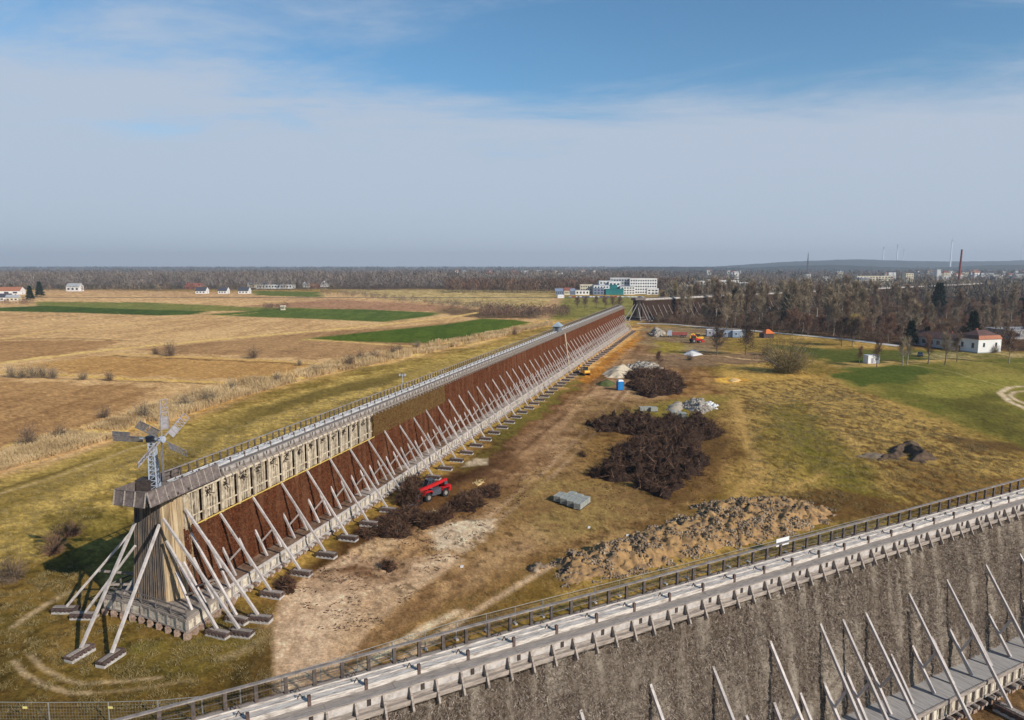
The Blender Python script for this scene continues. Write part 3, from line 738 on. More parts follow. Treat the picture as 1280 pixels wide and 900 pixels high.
# bare timber frame above the brush at the near end
def bare_frame(root):
    k = -.5; i = 0; yfr = -1.72
    rng = random.Random(5)
    while k < 43.6:
        for dk in (.5, .95, 1.4, 1.95, 2.5):
            if k + dk < 43.4: MB().box(k + dk - .075, k + dk + .075, yfr + .02 + dk * .08, yfr + .24 + dk * .08, 9.9, 14.1).build('frame_stud', WOOD_FRAME, root)
        b = MB()
        b.box(k - .16, k + .16, yfr - .12, yfr + .14, 9.9, 14.1)
        b.box(k - .10, k + .10, -.9, -.70, 9.9, 14.1)
        b.bar((k - .0, yfr, 12.6), (k + .75, yfr, 13.8), .12, .14)
        b.bar((k - .0, -.8, 11.0), (k, .6, 12.9), .12, .14)
        if k + 1.5 < 43:
            b.box(k + .82, k + .98, yfr + .15, yfr + .33, 9.9, 14.1); b.box(k + 1.32, k + 1.48, yfr + .35, yfr + .52, 9.9, 14.1)
            b.bar((k + .9, yfr + .3, 11.0), (k + 2.1, yfr + .3, 13.2), .1, .12)
            b.box(k + 2.05, k + 2.17, yfr + .05, yfr + .2, 9.9, 14.1)
        b.build('frame_post', WOOD_FRAME, root); k += 3.04; i += 1
    b = MB().box(-.7, 43.5, yfr - .06, yfr + .06, 13.85, 14.08); b.box(1, 43.5, yfr + .14, yfr + .26, 11.0, 11.14)
    b.build('frame_rail', WOOD_FRAME, root)
    b = MB().box(0.6, 43.5, -1.98, -1.88, 10.05, 10.17); b.build('edge_board', YELLOW, root)
bare_frame(WALL1)
def drape(root):
    rng = random.Random(9)
    for k in range(14):
        x = 3.1 + k * 3.04; b = MB()
        for j in range(14):
            a = (x + rng.uniform(-.4, .4), -1.7 + rng.uniform(-.3, .2), 13.2 + rng.uniform(-.3, .5))
            b.bar(a, (a[0] + rng.uniform(-.5, .5), a[1] - rng.uniform(0, .4), a[2] + rng.uniform(-.3, .4)), .08, .08)
        b.build('brush_tuft', mat('tuft_dark', (.05, .03, .02), (.02, .012, .01), 3), root)
drape(WALL1)

# second works, in front
D2 = Vector((0.8790, 0.4768)).normalized(); N2 = Vector((D2.y, -D2.x)); V2 = -37.25
def w2(u, y, z=0.0): p = D2 * u + N2 * (V2 - y); return Vector((p.x, p.y, z))
U2 = -16.0
us = [29.9, 35.7, 41.6, 47.3, 50.1, 53.0, 59.0, 64.7, 71.1, 77.2, 83.2, 89.2, 95.2, 24.1, 18.2, 12.2, 101.2]
P2 = dict(seed=11, yf=lin(-3.3, -1.60), post=1.6, plat=-6.05, foot=-8.2, short=-5.0, ztop=10.2, bay=1.25, step=.16, lean=.5,
          platmat=mat('platform_plank', (.44, .40, .36), (.24, .21, .19), 1.2, c3=(.36, .33, .30), stretch=(6, .5, 1), bump=.5),
          twigs=135, amp=.17, twig0=16, twig_end=125, twig_mat=TWIG_GREY, twig_w=.03, skirt2=WOOD_LITE,
          props=[u - U2 for u in us], mid=[u - U2 for u in (32.8, 38.6, 44.5, 56.0, 61.9, 67.9, 74.2, 80.2, 86.2)],
          brush=[('brush_wall', 0, 150, 2.3, 13.9, BR_GREY, 0)])
WALL2 = graduation_works('graduation_tower', 'grey graduation tower across the foreground with white salted troughs along its walkway', w2(U2, 0), D2, 150, P2)

# third works, far behind the wood
s3 = Vector(un(800, 374, 15)); e3 = Vector(un(1275, 352, 15)); D3 = (e3 - s3).normalized()
P3 = dict(seed=21, yf=lin(-2.4, -1.7), post=2.2, plat=-4.6, foot=-7.6, short=-3.7, ztop=10.4, bay=5, step=2.5, far=True, lean=.5,
          platmat=WOOD_DARK, twig_mat=TWIG_RUST, skirt2=WOOD_DARK, skirt1=WOOD_DARK, dark=True, props=[6 + 6.1 * k for k in range(62)],
          brush=[('brush_wall', 0, 719, 2.3, 13.9, BR_DARK, 0)])
WALL3 = graduation_works('graduation_tower', 'dark distant graduation tower with pale deck, half hidden behind the bare wood', s3, D3, 719, P3)

# ------------------------------------------------------------------ the windmill head of the first works
def head_tower(name, label, fn, simple=False, mirror=1):
    """fn(u, v) -> plan point; u along the works, v to its right, both measured from the head's centre"""
    root = empty(name, (*fn(0, 0), 0), 0, label, 'timber tower')
    O = Vector((*fn(0, 0), 0))
    def W3(u, v, z): p = fn(u, v); return Vector((p[0], p[1], z)) - O
    mb_ = WOOD_BODY_SHADE if not simple else WOOD_DARK
    mb2 = WOOD_BODY_SUN if not simple else WOOD_DARK
    # tapered plank body, six-sided
    lo = [(1.9, -3.9), (-1.1, -3.8), (-1.1, .5), (.7, 1.9), (1.9, 2.0), (1.9, -1)]
    hi = [(1.8, -2.9), (-.8, -2.9), (-.8, .25), (.6, 1.45), (1.8, 1.6), (1.8, -1)]
    zs = [1.9, 5.0, 8.5, 14.6]
    def ring(z):
        t = (z - 1.9) / 12.7; t = 1 - (1 - t) ** 1.25
        return [W3(a[0] + (b_[0] - a[0]) * t, a[1] + (b_[1] - a[1]) * t, z) for a, b_ in zip(lo, hi)]
    b = MB(); R = [ring(z) for z in zs]
    for i in range(len(zs) - 1):
        for j in range(6):
            b.add([R[i][j], R[i][(j + 1) % 6], R[i + 1][(j + 1) % 6], R[i + 1][j]], [(0, 1, 2, 3)], 1 if j in (2, 3) else 0)  # sunlit faces ochre, the others greyer: light and shade put into the colour
    # vertical boards standing proud
    rng = random.Random(4)
    for j in range(6):
        n = 15 if not simple else 3
        for k in range(n + 1):
            if rng.random() < .45 and 0 < k < n: continue
            t = k / n
            for i in range(len(zs) - 1):
                p = R[i][j].lerp(R[i][(j + 1) % 6], t); q = R[i + 1][j].lerp(R[i + 1][(j + 1) % 6], t)
                c = (R[0][0] + R[0][3]) / 2; out = Vector((p.x - c.x, p.y - c.y, 0)).normalized() * .03
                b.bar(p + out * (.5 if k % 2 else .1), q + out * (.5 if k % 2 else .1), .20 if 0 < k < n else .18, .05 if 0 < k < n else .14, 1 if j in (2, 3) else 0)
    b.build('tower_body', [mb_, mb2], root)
    # upper deck
    x0, x1, yl, yr_ = -4.6, 2.4, -1.75, 3.2
    b = MB()
    def quad(u0, u1, v0, v1, z0, z1, m=0):
        P = [W3(u0, v0, z0), W3(u1, v0, z0), W3(u1, v1, z0), W3(u0, v1, z0)]
        b.prism(P, (0, 0, z1 - z0), m)
    k = -4.4
    while k < 4.4:
        quad(k, k + .42, -1.55, 2.4, 14.86, 15.01 + rng.uniform(-.008, .008), 0); k += .44
    quad(-4.55, 5, -1.62, -1.3, 14.5, 14.855, 1); quad(-4.55, 5, 2.0, 2.3, 14.5, 14.855, 1); quad(-4.5, -4.2, -1.28, 1.98, 14.5, 14.855, 1)
    for kk in (-3.2, -2.0, -.6, 1.0): quad(kk, kk + .22, -1.28, 2.6, 14.35, 14.855, 1)
    b.build('upper_deck', [WOOD_GREY, WOOD_DARK], root)
    # parapet boards leaning out, three sides
    b = MB()
    TL, TR = (-4.55, -1.6), (-4.55, 2.35)
    def leaf(a, c, n, out, post=WOOD_GREY):
        out = (out[0] * .6, out[1] * .6)
        A, B_ = W3(*a, 14.55), W3(*c, 14.55)
        Ao, Bo = W3(a[0] + out[0], a[1] + out[1], 14.55), W3(c[0] + out[0], c[1] + out[1], 14.55)
        Z = Vector((0, 0, 1.5))
        b.add([Ao, Bo, B_ + Z, A + Z, Ao * .5 + A * .5, Bo * .5 + B_ * .5], [(0, 1, 2, 3)], 0)
        b.add([Ao * .98 + A * .02 + Vector((0, 0, .02)), Bo * .98 + B_ * .02 + Vector((0, 0, .02)), B_ + Z * .98, A + Z * .98], [(3, 2, 1, 0)], 0)
        for i in range(n + 1):
            t = i / n; p = Ao.lerp(Bo, t); q = A.lerp(B_, t) + Z
            oo = (Ao - A).normalized() * .06
            b.bar(p + oo, q + oo, .11, .12, 1)
        b.bar(A + Z, B_ + Z, .14, .08, 0); b.bar(Ao, Bo, .12, .12, 0)
    leaf(TL, TR, 3, (-.55, 0)); leaf(TR, (6.4, 2.0), 9, (0, .65)); leaf(TL, (4.5, -1.6), 6, (0, -.5))
    b.build('parapet', [WOOD_PAR, WOOD_LITE if not simple else WOOD_GREY], root)
    # lower platform round the foot, skirt, piers, handrail
    pl = [(-1.6, -7.4), (-1.9, -2.0), (-3.4, 5.3), (-1.2, 5.2), (4.5, 4.6), (4.5, -6.5)]
    b = MB(); b.prism([W3(u, v, 2.2) for u, v in pl], (0, 0, .12), 0)
    for i, j in ((5, 0), (0, 1), (1, 2), (2, 3), (3, 4)):
        A, B_ = W3(*pl[i], 0), W3(*pl[j], 0); L = (B_ - A).length
        ce = (W3(-.5, -1, 0) + W3(3, -1, 0)) / 2; inn = Vector((-(B_ - A).y, (B_ - A).x, 0)).normalized(); inn = inn if inn.dot(ce - A) > 0 else -inn; A2, B2 = A + inn * .02, B_ + inn * .02
        b.bar(A + Vector((0, 0, 2.05)), B_ + Vector((0, 0, 2.05)), .2, .26, 1)
        b.bar(A2 + Vector((0, 0, 1.45)), B2 + Vector((0, 0, 1.45)), .08, 1.1, 3)
        b.bar(A + Vector((0, 0, .82)), B_ + Vector((0, 0, .82)), .28, .2, 1)
        n = max(2, int(L / 1.25))
        for k in range(0 if i == 5 else 1, n + 1):
            p = A.lerp(B_, k / n)
            b.bar(p + Vector((0, 0, .9)), p + Vector((0, 0, 2.0)), .24, .24, 1)
            b.box(p.x - .32, p.x + .32, p.y - .3, p.y + .3, -.3, .72, 2)
    b.build('lower_platform', [WOOD_GREY if simple else WOOD_BODY2, WOOD_LITE if not simple else WOOD_DARK, STONE, WOOD_SKIRT if not simple else WOOD_DARK], root)
    b = MB()
    for i, j in ((5, 0), (0, 1), (1, 2)):
        A, B_ = W3(*pl[i], 2.32), W3(*pl[j], 2.32); n = max(2, int((B_ - A).length / 2.0))
        for k in range(0 if i == 5 else 1, n + 1):
            p = A.lerp(B_, k / n); b.bar(p, p + Vector((0, 0, 1.0)), .13, .13)
        for z in (.42, .98): b.bar(A + Vector((0, 0, z)), B_ + Vector((0, 0, z)), .07, .16)
    b.build('handrail', WOOD_GREY, root)
    return root, W3
WOOD_PAR = mat('parapet_boards', (.24, .19, .17), (.10, .075, .065), 2.2, c3=(.165, .13, .115), bump=.5)
WOOD_BODY_SHADE = mat('weathered_boards_shaded', (.27, .175, .10), (.095, .078, .066), .62, c3=(.155, .13, .11), bump=.5, stretch=(2.5, 2.5, .8))  # weathered planks, darkened for the shaded faces
WOOD_BODY_SUN = mat('ochre_boards_sunlit', (.56, .44, .28), (.26, .17, .09), .5, c3=(.46, .34, .20), bump=.5, stretch=(3.5, 3.5, .5))  # paler planks standing for sun on the right-hand faces
WOOD_BODY2 = mat('platform_weathered', (.42, .35, .28), (.13, .10, .08), 1.2, c3=(.28, .23, .185), bump=.5)

def fn1(u, v): p = w1(60.3 + u, -v); return (p.x, p.y)
T1, T1W = head_tower('windmill_tower', 'weathered plank tower with railed platform, propped all round, carrying the windmill', fn1)
def shore(root, W3, foot, top, ztop, zf=.75, crib=True, second=None, matp=None):
    A, B_ = W3(*foot, zf), W3(*top, ztop)
    o = MB().bar(A, B_, .27, .27, w2=.24).build('prop', matp or WOOD_PINK, root)
    if second:
        f2, t2, z2 = second; C_, D_ = W3(*f2, 2.3), W3(*t2, z2)
        MB().bar(C_, D_, .24, .24).build('short_prop', matp or WOOD_PINK, o)
        MB().bar(C_.lerp(D_, .4), A.lerp(B_, .42), .18, .22).build('cross_tie', WOOD_LITE, o)
    if crib:
        d = Vector((B_.x - A.x, B_.y - A.y, 0)).normalized(); s = Vector((-d.y, d.x, 0))
        c = MB(); C0 = Vector((A.x, A.y, 0)) - d * .15
        c.bar(C0 - d * 1.35 + Vector((0, 0, .05)), C0 + d * 1.35 + Vector((0, 0, .05)), 1.1, .42, 1)
        for k in range(6): q = C0 + d * (-1.2 + k * .48); c.bar(q - s * .58 + Vector((0, 0, .36)), q + s * .58 + Vector((0, 0, .36)), .24, .18, 0)
        for w_ in (-.36, 0, .36): c.bar(C0 - d * 1.4 + s * w_ + Vector((0, 0, .55)), C0 + d * 1.4 + s * w_ + Vector((0, 0, .55)), .26, .19, 0)
        c.bar(C0 - d * 1.35 + Vector((0, 0, .69)), C0 + d * 1.0 + Vector((0, 0, .69)), .45, .08, 2)
        c.build('foot_crib', [WOOD_BROWN, CONC, WOOD_LITE], o)
    return o
def C1(u, v): return (u - 60.3, v - V1)
for f, t, z, sec in [((62.3, -47.9), (61.3, -55.9), 12.4, ((64.2, -53.0), (64.4, -55.8), 7.6)),
                     ((61.5, -50.1), (62.2, -56.4), 9.6, ((61.4, -53.0), (61.8, -55.7), 6.6)),
                     ((59.1, -47.9), (58.6, -56.4), 12.2, ((60.4, -53.2), (60.2, -55.6), 6.8)),
                     ((58.4, -50.1), (58.9, -56.5), 9.6, ((58.6, -53.4), (59.2, -55.7), 6.0)),
                     ((51.3, -60.7), (58.9, -60.5), 11.2, None), ((51.5, -57.0), (58.9, -57.2), 11.4, None),
                     ((57.8, -69.9), (60.4, -61.2), 10.8, ((61.3, -63.5), (61.5, -61.0), 6.4)),
                     ((57.3, -66.7), (58.8, -60.6), 8.6, ((59.3, -63.3), (59.8, -61.0), 5.6))]:
    shore(T1, T1W, C1(*f), C1(*t), z, second=sec and (C1(*sec[0]), C1(*sec[1]), sec[2]))

fnf = lambda u, v: (s3.x + D3.x * (u - 3) + D3.y * v, s3.y + D3.y * (u - 3) - D3.x * v)
T3, T3W = head_tower('windmill_tower', 'dark far timber tower at the end of the distant graduation tower', fnf, simple=True)
for f, t, z in [((-10, -3), (-1, -1.5), 11.5), ((-10, 1.5), (-1, 1), 11.5), ((-2, -10), (0, -2.5), 11), ((0, 10), (0, 3), 12), ((3, 10), (3, 3), 12), ((-4, 7), (-1, 2), 9)]:
    shore(T3, T3W, f, t, z, matp=WOOD_PALE)

# ------------------------------------------------------------------ windmill on the deck
STEEL = mat('steel_painted', (.50, .54, .60), (.30, .33, .38), 6, rough=.5)
STEEL_D = mat('steel_dark', (.10, .11, .13), (.05, .05, .06), 6, rough=.5)
VANE = mat('vane_board', (.40, .37, .38), (.24, .22, .23), 3, bump=.3)
VANE_D = mat('vane_board_dark', (.22, .20, .20), (.12, .11, .11), 3, bump=.3)
wx_, wy_ = un(194, 612, 15.0)
WM = empty('windmill', (wx_, wy_, 15.02), 0, 'steel lattice windmill with six board vanes, standing on the near deck end', 'windmill')
b = MB()
hp = 5.6
def mast(b, z):
    t = z / hp; s = .42 - .16 * t
    return s
for sx in (-1, 1):
    for sy in (-1, 1): b.bar((sx * .42, sy * .42, 0), (sx * .26, sy * .26, hp), .10, .10)
z = 0
while z < hp - .5:
    s, s2 = mast(b, z), mast(b, z + .55)
    for (ax, ay, bx, by) in ((-1, -1, 1, -1), (1, -1, 1, 1), (1, 1, -1, 1), (-1, 1, -1, -1)):
        b.bar((ax * s, ay * s, z), (bx * s, by * s, z), .07, .07); b.bar((ax * s, ay * s, z), (bx * s2, by * s2, z + .55), .06, .06)
    z += .55
b.build('lattice_mast', STEEL, WM)
MB().box(-1.7, -.2, -.7, .7, 0, 1.15).box(-1.75, -.15, -.75, .75, 1.151, 1.22).build('gear_housing', WOOD_DARK, WM)
be = math.radians(13); ux = Vector((math.sin(be), math.cos(be), 0)); axv = Vector((math.cos(be), -math.sin(be), 0))
hub = Vector((0, 0, hp)) + axv * 1.25
b = MB().bar((0, 0, hp), hub + axv * .3, .3, .34, 0).box(-.45, .45, -.4, .4, hp - .3, hp + .35, 1)
b.cyl(hub - axv * .2, hub + axv * .25, .35, n=12, m=0)
b.bar((0, 0, hp), Vector((0, 0, hp)) - axv * 1.5, .16, .16, 0)
b.build('hub', [STEEL, STEEL_D], WM)
tl = Vector((0, 0, hp)) - axv * .6; te = tl - axv * 4.3
b = MB().bar(tl + Vector((0, 0, .1)), te + Vector((0, 0, .1)), .1, .12)
for q in (.0, .5, 1.0): b.bar(tl.lerp(te, .5) + Vector((0, 0, q - .45)), te + Vector((0, 0, q - .45)), .05, .06)
for q in (.5, .66, .83, 1.0): b.bar(tl.lerp(te, q) + Vector((0, 0, -.5)), tl.lerp(te, q) + Vector((0, 0, .6)), .06, .06)
T_ = b.build('tail_boom', VANE_D, WM)
b = MB()
for (qa, qb) in ((.52, .98), ):
    for z_ in (-.40, -.24, -.08, .16, .32, .47): b.bar(tl.lerp(te, qa) + Vector((0, 0, z_)), tl.lerp(te, qb) + Vector((0, 0, z_)), .03, .14)
for z_ in (-.36, -.2, -.04): b.bar(tl.lerp(te, .12) + Vector((0, 0, z_)), tl.lerp(te, .48) + Vector((0, 0, z_)), .03, .14)
b.build('tail_board', VANE_D, T_)
for k in range(6):
    a = math.radians(60 * k + 1)
    r = ux * math.sin(a) + Vector((0, 0, 1)) * math.cos(a); s = ux * math.cos(a) - Vector((0, 0, 1)) * math.sin(a)
    R_ = 4.25
    s2 = (s * .86 + axv * .5).normalized(); nn = r.cross(s2)
    b = MB(); b.bar(hub + r * .3, hub + r * R_, .10, .10, 0, up=axv)
    b.bar(hub + r * 1.1 + s2 * .75, hub + r * R_ + s2 * .75, .06, .06, 0, up=axv)
    for q in (1.1, 1.75, 2.4, 2.9, 3.4, R_): b.bar(hub + r * q, hub + r * q + s2 * .78, .06, .06, 0, up=r)
    for q in (2.4, 2.9, 3.4): b.bar(hub + r * q, hub + r * (q + .5) + s2 * .75, .05, .05, 0, up=axv)
    fr = b.build('vane', [VANE if k in (1, 4, 0) else VANE_D], WM)
    b = MB(); n = 5
    lo, up = (1.15, 2.35)
    for j in range(n):
        t0 = .06 + j * .14 * 1.02
        b.bar(hub + r * lo + s2 * (t0 + .05) + nn * .05, hub + r * up + s2 * (t0 + .05) + nn * .05, .125, .03, 0, up=nn)
    if k in (5, 4):
        for j in range(n): b.bar(hub + r * 2.9 + s2 * (.12 + j * .145) + nn * .05, hub + r * (R_ - .05) + s2 * (.12 + j * .145) + nn * .05, .125, .03, 0, up=nn)
    b.build('vane_board', [VANE if k in (0, 1, 3, 4) else VANE_D], fr)

# small roofed kiosk on the first works, with the long ladder below it
kp = w1(252, -.2, 15.0)
kr = math.atan2(D1.y, D1.x)
K = empty('roof_kiosk', kp, kr, 'small blue-grey roofed kiosk standing on the walkway of the rusty graduation tower', 'kiosk')
ROOFM = mat('zinc_roof', (.36, .42, .46), (.22, .27, .30), 2, rough=.5)
b = MB().box(-2.4, 2.4, -1.4, 1.5, 0, 2.3, 0); b.build('walls', mat('kiosk_wall', (.26, .28, .30), (.16, .18, .19), 2), K)
b = MB()
b.add([(-3, -2, 2.2), (3, -2, 2.2), (3, 2.1, 2.2), (-3, 2.1, 2.2), (-1.2, 0, 3.9), (1.2, 0, 3.9)], [(0, 1, 5, 4), (1, 2, 5), (2, 3, 4, 5), (3, 0, 4), (3, 2, 1, 0)])
b.build('roof', ROOFM, K); K.scale = (.85, .85, .9)
MB().box(-2.46, -2.4, -.55, .55, 0, 1.9).box(-.6, .6, -1.46, -1.41, .1, 1.9).build('door', STEEL_D, K)
p0, p1 = Vector((*un(699, 421, 14.2), 14.2)), None
lt = w1(255, -2.3, 14.2); lb = w1(255, -4.0, 2.3)
b = MB()
for s_ in (-.35, .35):
    o_ = Vector((D1.x, D1.y, 0)) * s_; b.bar(lt + o_, lb + o_, .16, .2)
for k in range(30):
    t = k / 30; q = lt.lerp(lb, t); o_ = Vector((D1.x, D1.y, 0)) * .35; b.bar(q - o_, q + o_, .08, .08)
o = b.build('ladder', WOOD_FRAME); tag(o, 'tall pale timber ladder leaning below the roofed kiosk', 'ladder')
# tripods / poles behind the first works
for (px, py, hh, lab) in [(512, 499, 5.0, 'thin white weather mast in the meadow behind the graduation tower'), ]:
    xx, yy = un(512, 497); M_ = empty('weather_mast', (xx - 2, yy, 0), 0, lab, 'mast')
    MB().cyl((0, 0, 0), (0, 0, 7.0), .09, n=6).build('pole', STEEL, M_)
    MB().box(-.9, .9, -.06, .06, 6.6, 6.7).box(-.12, .12, -.8, .8, 6.9, 7.0).box(-1.0, -.6, -.2, .2, 6.5, 7.2).box(.6, 1.0, -.2, .2, 6.5, 7.2).build('instrument', STEEL, M_)

# ------------------------------------------------------------------ temporary mesh fence along the second works
GALV = mat('galvanised', (.36, .35, .32), (.22, .21, .19), 5, rough=.6, metallic=.2)
def fence_panel(p, q):
    p, q = Vector((*p, 0)), Vector((*q, 0)); L = (q - p).length; rz = math.atan2(q.y - p.y, q.x - p.x)
    root = empty('mesh_fence', p, rz)
    b = MB()
    b.cyl((0.03, 0, .1), (.03, 0, 2.05), .03, n=6); b.cyl((L - .03, 0, .1), (L - .03, 0, 2.05), .03, n=6)
    b.cyl((0, 0, 2.03), (L, 0, 2.03), .028, n=6); b.cyl((0, 0, .2), (L, 0, .2), .02, n=5)
    b.build('frame', GALV, root)
    b = MB(); k = .25
    while k < L - .1: b.bar((k, 0, .2), (k, 0, 2.02), .009, .009); k += .25
    z = .5
    while z < 2: b.bar((0, .005, z), (L, .005, z), .009, .009); z += .3
    b.build('wire_mesh', GALV, root)
    MB().box(-.14, .14, -.32, .32, 0, .16).build('foot_block', CONC, root)
    return root
line_ = [un(-12, 878, 2), un(60, 878.5, 2), un(135, 878, 2), un(197, 876, 2), un(252, 871, 2)]
pts = [Vector(p) for p in line_]
c2_ = lambda u, v: (D2.x * u + N2.x * v, D2.y * u + N2.y * v)
bend = Vector(un(300, 861, 2))
end = Vector(c2_(17.0, -63.9))
runs = []
def run(a, b_):
    L = (b_ - a).length; n = max(1, round(L / 3.5)); return [(a.lerp(b_, k / n), a.lerp(b_, (k + 1) / n)) for k in range(n)]
for a, b_ in zip(pts[:-1], pts[1:]): runs += run(a, b_)
runs += run(pts[-1], bend)
e2 = Vector(c2_(98, -62.9))
runs += run(bend, Vector(c2_(28, -63.9))) + run(Vector(c2_(28, -63.9)), e2)
for i, (a, b_) in enumerate(runs):
    o = fence_panel(a, b_)
    if i < 8: lab = 'galvanised mesh site fence panel on the grass below the windmill tower'; g = 'fence panels below the windmill tower'
    else: lab = 'galvanised mesh site fence panel in the row behind the foreground walkway'; g = 'fence panels behind the foreground walkway'
    tag(o, lab, 'fence panel', g)
YT = mat('yellow_tag', (.8, .68, .25), (.7, .6, .2), 3)
xx, yy = un(958, 681, 1.6); bb = Vector(c2_(75.0, -63.28)); ab = Vector(c2_(77.3, -63.28))
e = empty('fence_banner', (bb.x, bb.y, 0), math.atan2(D2.y, D2.x), 'blank white rectangular banner tied on the mesh fence behind the walkway', 'banner')
MB().box(0, 2.5, -.14, -.12, 1.15, 2.25).build('sheet', mat('banner_white', (.85, .85, .85), (.75, .75, .76), 2, rough=.6), e)
MB().box(0, .06, -.12, -.02, 2.05, 2.12).box(2.44, 2.5, -.12, -.02, 2.05, 2.12).box(0, .06, -.12, -.02, 1.25, 1.3).box(2.44, 2.5, -.12, -.02, 1.25, 1.3).build('tie', STEEL_D, e)
for i, (x_, y_) in enumerate([(30, 884), (137, 884), (205, 882)]):
    q = Vector(un(x_, y_, 1.7)); o = MB().box(-.2, .2, -.05, -.03, 1.5, 1.7).build('fence_tag', YT, None, (q.x, 55.75 - .08, 0))
    tag(o, ['small yellow tag on the mesh fence, leftmost of the three tags', 'small yellow tag on the mesh fence, middle one of the three tags', 'small yellow tag on the mesh fence, nearest of the three to the walkway rail'][i], 'tag', 'yellow tags on the mesh fence')

# ------------------------------------------------------------------ heaps
def heap(name, label, cat, px, height, m, step=.5, rough=.35, seed=1, edge=2.0, twig=None, chunks=None, smooth=False, group=None, lump=2.2):
    P = [un(a, b_) for a, b_ in px]
    xs = [p[0] for p in P]; ys = [p[1] for p in P]
    cx, cy = sum(xs) / len(xs), sum(ys) / len(ys)
    nx = int((max(xs) - min(xs) + 2) / step) + 1; ny = int((max(ys) - min(ys) + 2) / step) + 1
    X, Y = np.meshgrid(np.linspace(min(xs) - 1, max(xs) + 1, nx), np.linspace(min(ys) - 1, max(ys) + 1, ny))
    Xw = X + (fbm(X / 2, Y / 2, seed, 3) - .5) * 2.5; Yw = Y + (fbm(X / 2, Y / 2, seed + 9, 3) - .5) * 2.5
    d = np.where(in_poly(Xw, Yw, P), seg_dist(Xw, Yw, P, True), -seg_dist(Xw, Yw, P, True))
    if twig and edge > .85: d = d - 2.4 * np.clip((.40 - fbm(X / 2.6, Y / 2.6, seed + 77, 3)) * 9, 0, 1)
    t = np.clip(d / edge, 0, 1)
    prof = np.sqrt(t) * (.55 + .45 * t)
    lum = fbm(X / lump, Y / lump, seed + 3, 3, .6)
    if twig:
        br = np.random.default_rng(seed + 50); zb = np.zeros(X.shape); area = (max(xs) - min(xs)) * (max(ys) - min(ys)); nb = int(min(700, area * .8 / (edge / 2.2) ** 2)) + 12
        for _ in range(nb):
            bx, by = br.uniform(min(xs), max(xs)), br.uniform(min(ys), max(ys)); R_ = edge * br.uniform(.28, .62); hh = br.uniform(.55, 1.25)
            i0 = np.abs(X - bx) < R_; i0 &= np.abs(Y - by) < R_
            if not i0.any(): continue
            r2 = ((X[i0] - bx) ** 2 + (Y[i0] - by) ** 2) / R_ ** 2; zb[i0] = np.maximum(zb[i0], hh * np.sqrt(np.clip(1 - r2, 0, 1)))
        lum = lum * .15 + zb ** 1.4 * .95; prof = t ** .4
    Z = height * prof * ((.45 + 1.1 * lum) if not twig else lum * 1.15) + rough * (fbm(X / .6, Y / .6, seed + 4, 3, .7) - .5) * np.clip(d + .3, 0, 1) * 2
    Z = np.where(d < -.2, -.35, Z - .05)
    V = np.stack([X - cx, Y - cy, Z], -1).reshape(-1, 3)
    keep = (d > -1.0)
    i = np.arange(ny - 1)[:, None] * nx; j = np.arange(nx - 1)[None]
    q = np.stack([i + j, i + j + 1, i + nx + 1 + j, i + nx + j], -1).reshape(-1, 4)
    q = q[keep.ravel()[q].any(1)]
    used = np.unique(q); rem = np.full(len(V), -1); rem[used] = np.arange(len(used)); V = V[used]; q = rem[q]
    mis = np.zeros(len(q), int); mats = [m]
    rng = np.random.default_rng(seed)
    inside = np.nonzero((d > (.15 if not (chunks and len(chunks) > 3) else -.9)).ravel())[0]
    flat = np.stack([X - cx, Y - cy, np.maximum(Z, .02)], -1).reshape(-1, 3)
    if twig and len(inside):
        tm, n, ln, w = twig
        idx = rng.choice(inside, n); A = flat[idx] + rng.normal(size=(n, 3)) * [step * .4, step * .4, .05]
        D = rng.normal(size=(n, 3)) * [1, 1, .35] + [0, 0, .32]; D /= np.linalg.norm(D, axis=1, keepdims=True)
        B_ = A + D * ln * (.5 + rng.random((n, 1)))
        V2, F2 = sticks(A, B_, w * (.6 + .8 * rng.random(n)), rng)
        q = np.vstack([q, F2 + len(V)]); V = np.vstack([V, V2]); mis = np.concatenate([mis, np.full(len(F2), 1)]); mats.append(tm)
        n3 = n // 9; idx = rng.choice(inside, n3); A = flat[idx]; D = rng.normal(size=(n3, 3)) * [1, 1, .5] + [0, 0, .45]; D /= np.linalg.norm(D, axis=1, keepdims=True)
        V3, F3 = sticks(A, A + D * ln * (1.2 + rng.random((n3, 1))), w * (1.0 + rng.random(n3)), rng)
        q = np.vstack([q, F3 + len(V)]); V = np.vstack([V, V3]); mis = np.concatenate([mis, np.full(len(F3), 2)]); mats.append(TWIG_L)
    if chunks and len(inside):
        cm, n, sz = chunks[:3]; k = len(mats); mats.append(cm)
        cl = fbm(flat[inside, 0] / 1.8, flat[inside, 1] / 1.3, seed + 7, 3); src = inside[cl > .5] if len(chunks) > 3 and (cl > .5).sum() > 50 else inside
        idx = rng.choice(src, n); c = flat[idx] + rng.normal(size=(n, 3)) * [step * .4, step * .4, .03]
        s = sz * (.35 + rng.random((n, 1)) ** 2 * 1.3)
        cube = np.array([[-1, -1, -1], [1, -1, -1], [1, 1, -1], [-1, 1, -1], [-.8, -.9, 1], [.9, -.7, 1], [.8, .8, .8], [-.9, .7, 1.1]]) * .5
        ang = rng.random(n) * 6.28; tilt = rng.normal(size=n) * .5
        ca, sa, ct, st = np.cos(ang), np.sin(ang), np.cos(tilt), np.sin(tilt)
        v = cube[None] * (s[:, :, None] * (1 + rng.random((n, 1, 3)) * [1.2, .6, .1]))
        x_ = v[..., 0]; z_ = v[..., 2]; xr = x_ * ct[:, None] - z_ * st[:, None]; zr = x_ * st[:, None] + z_ * ct[:, None]
        yr_ = v[..., 1]; x2 = xr * ca[:, None] - yr_ * sa[:, None]; y2 = xr * sa[:, None] + yr_ * ca[:, None]
        v = np.stack([x2, y2, zr], -1) + c[:, None, :]
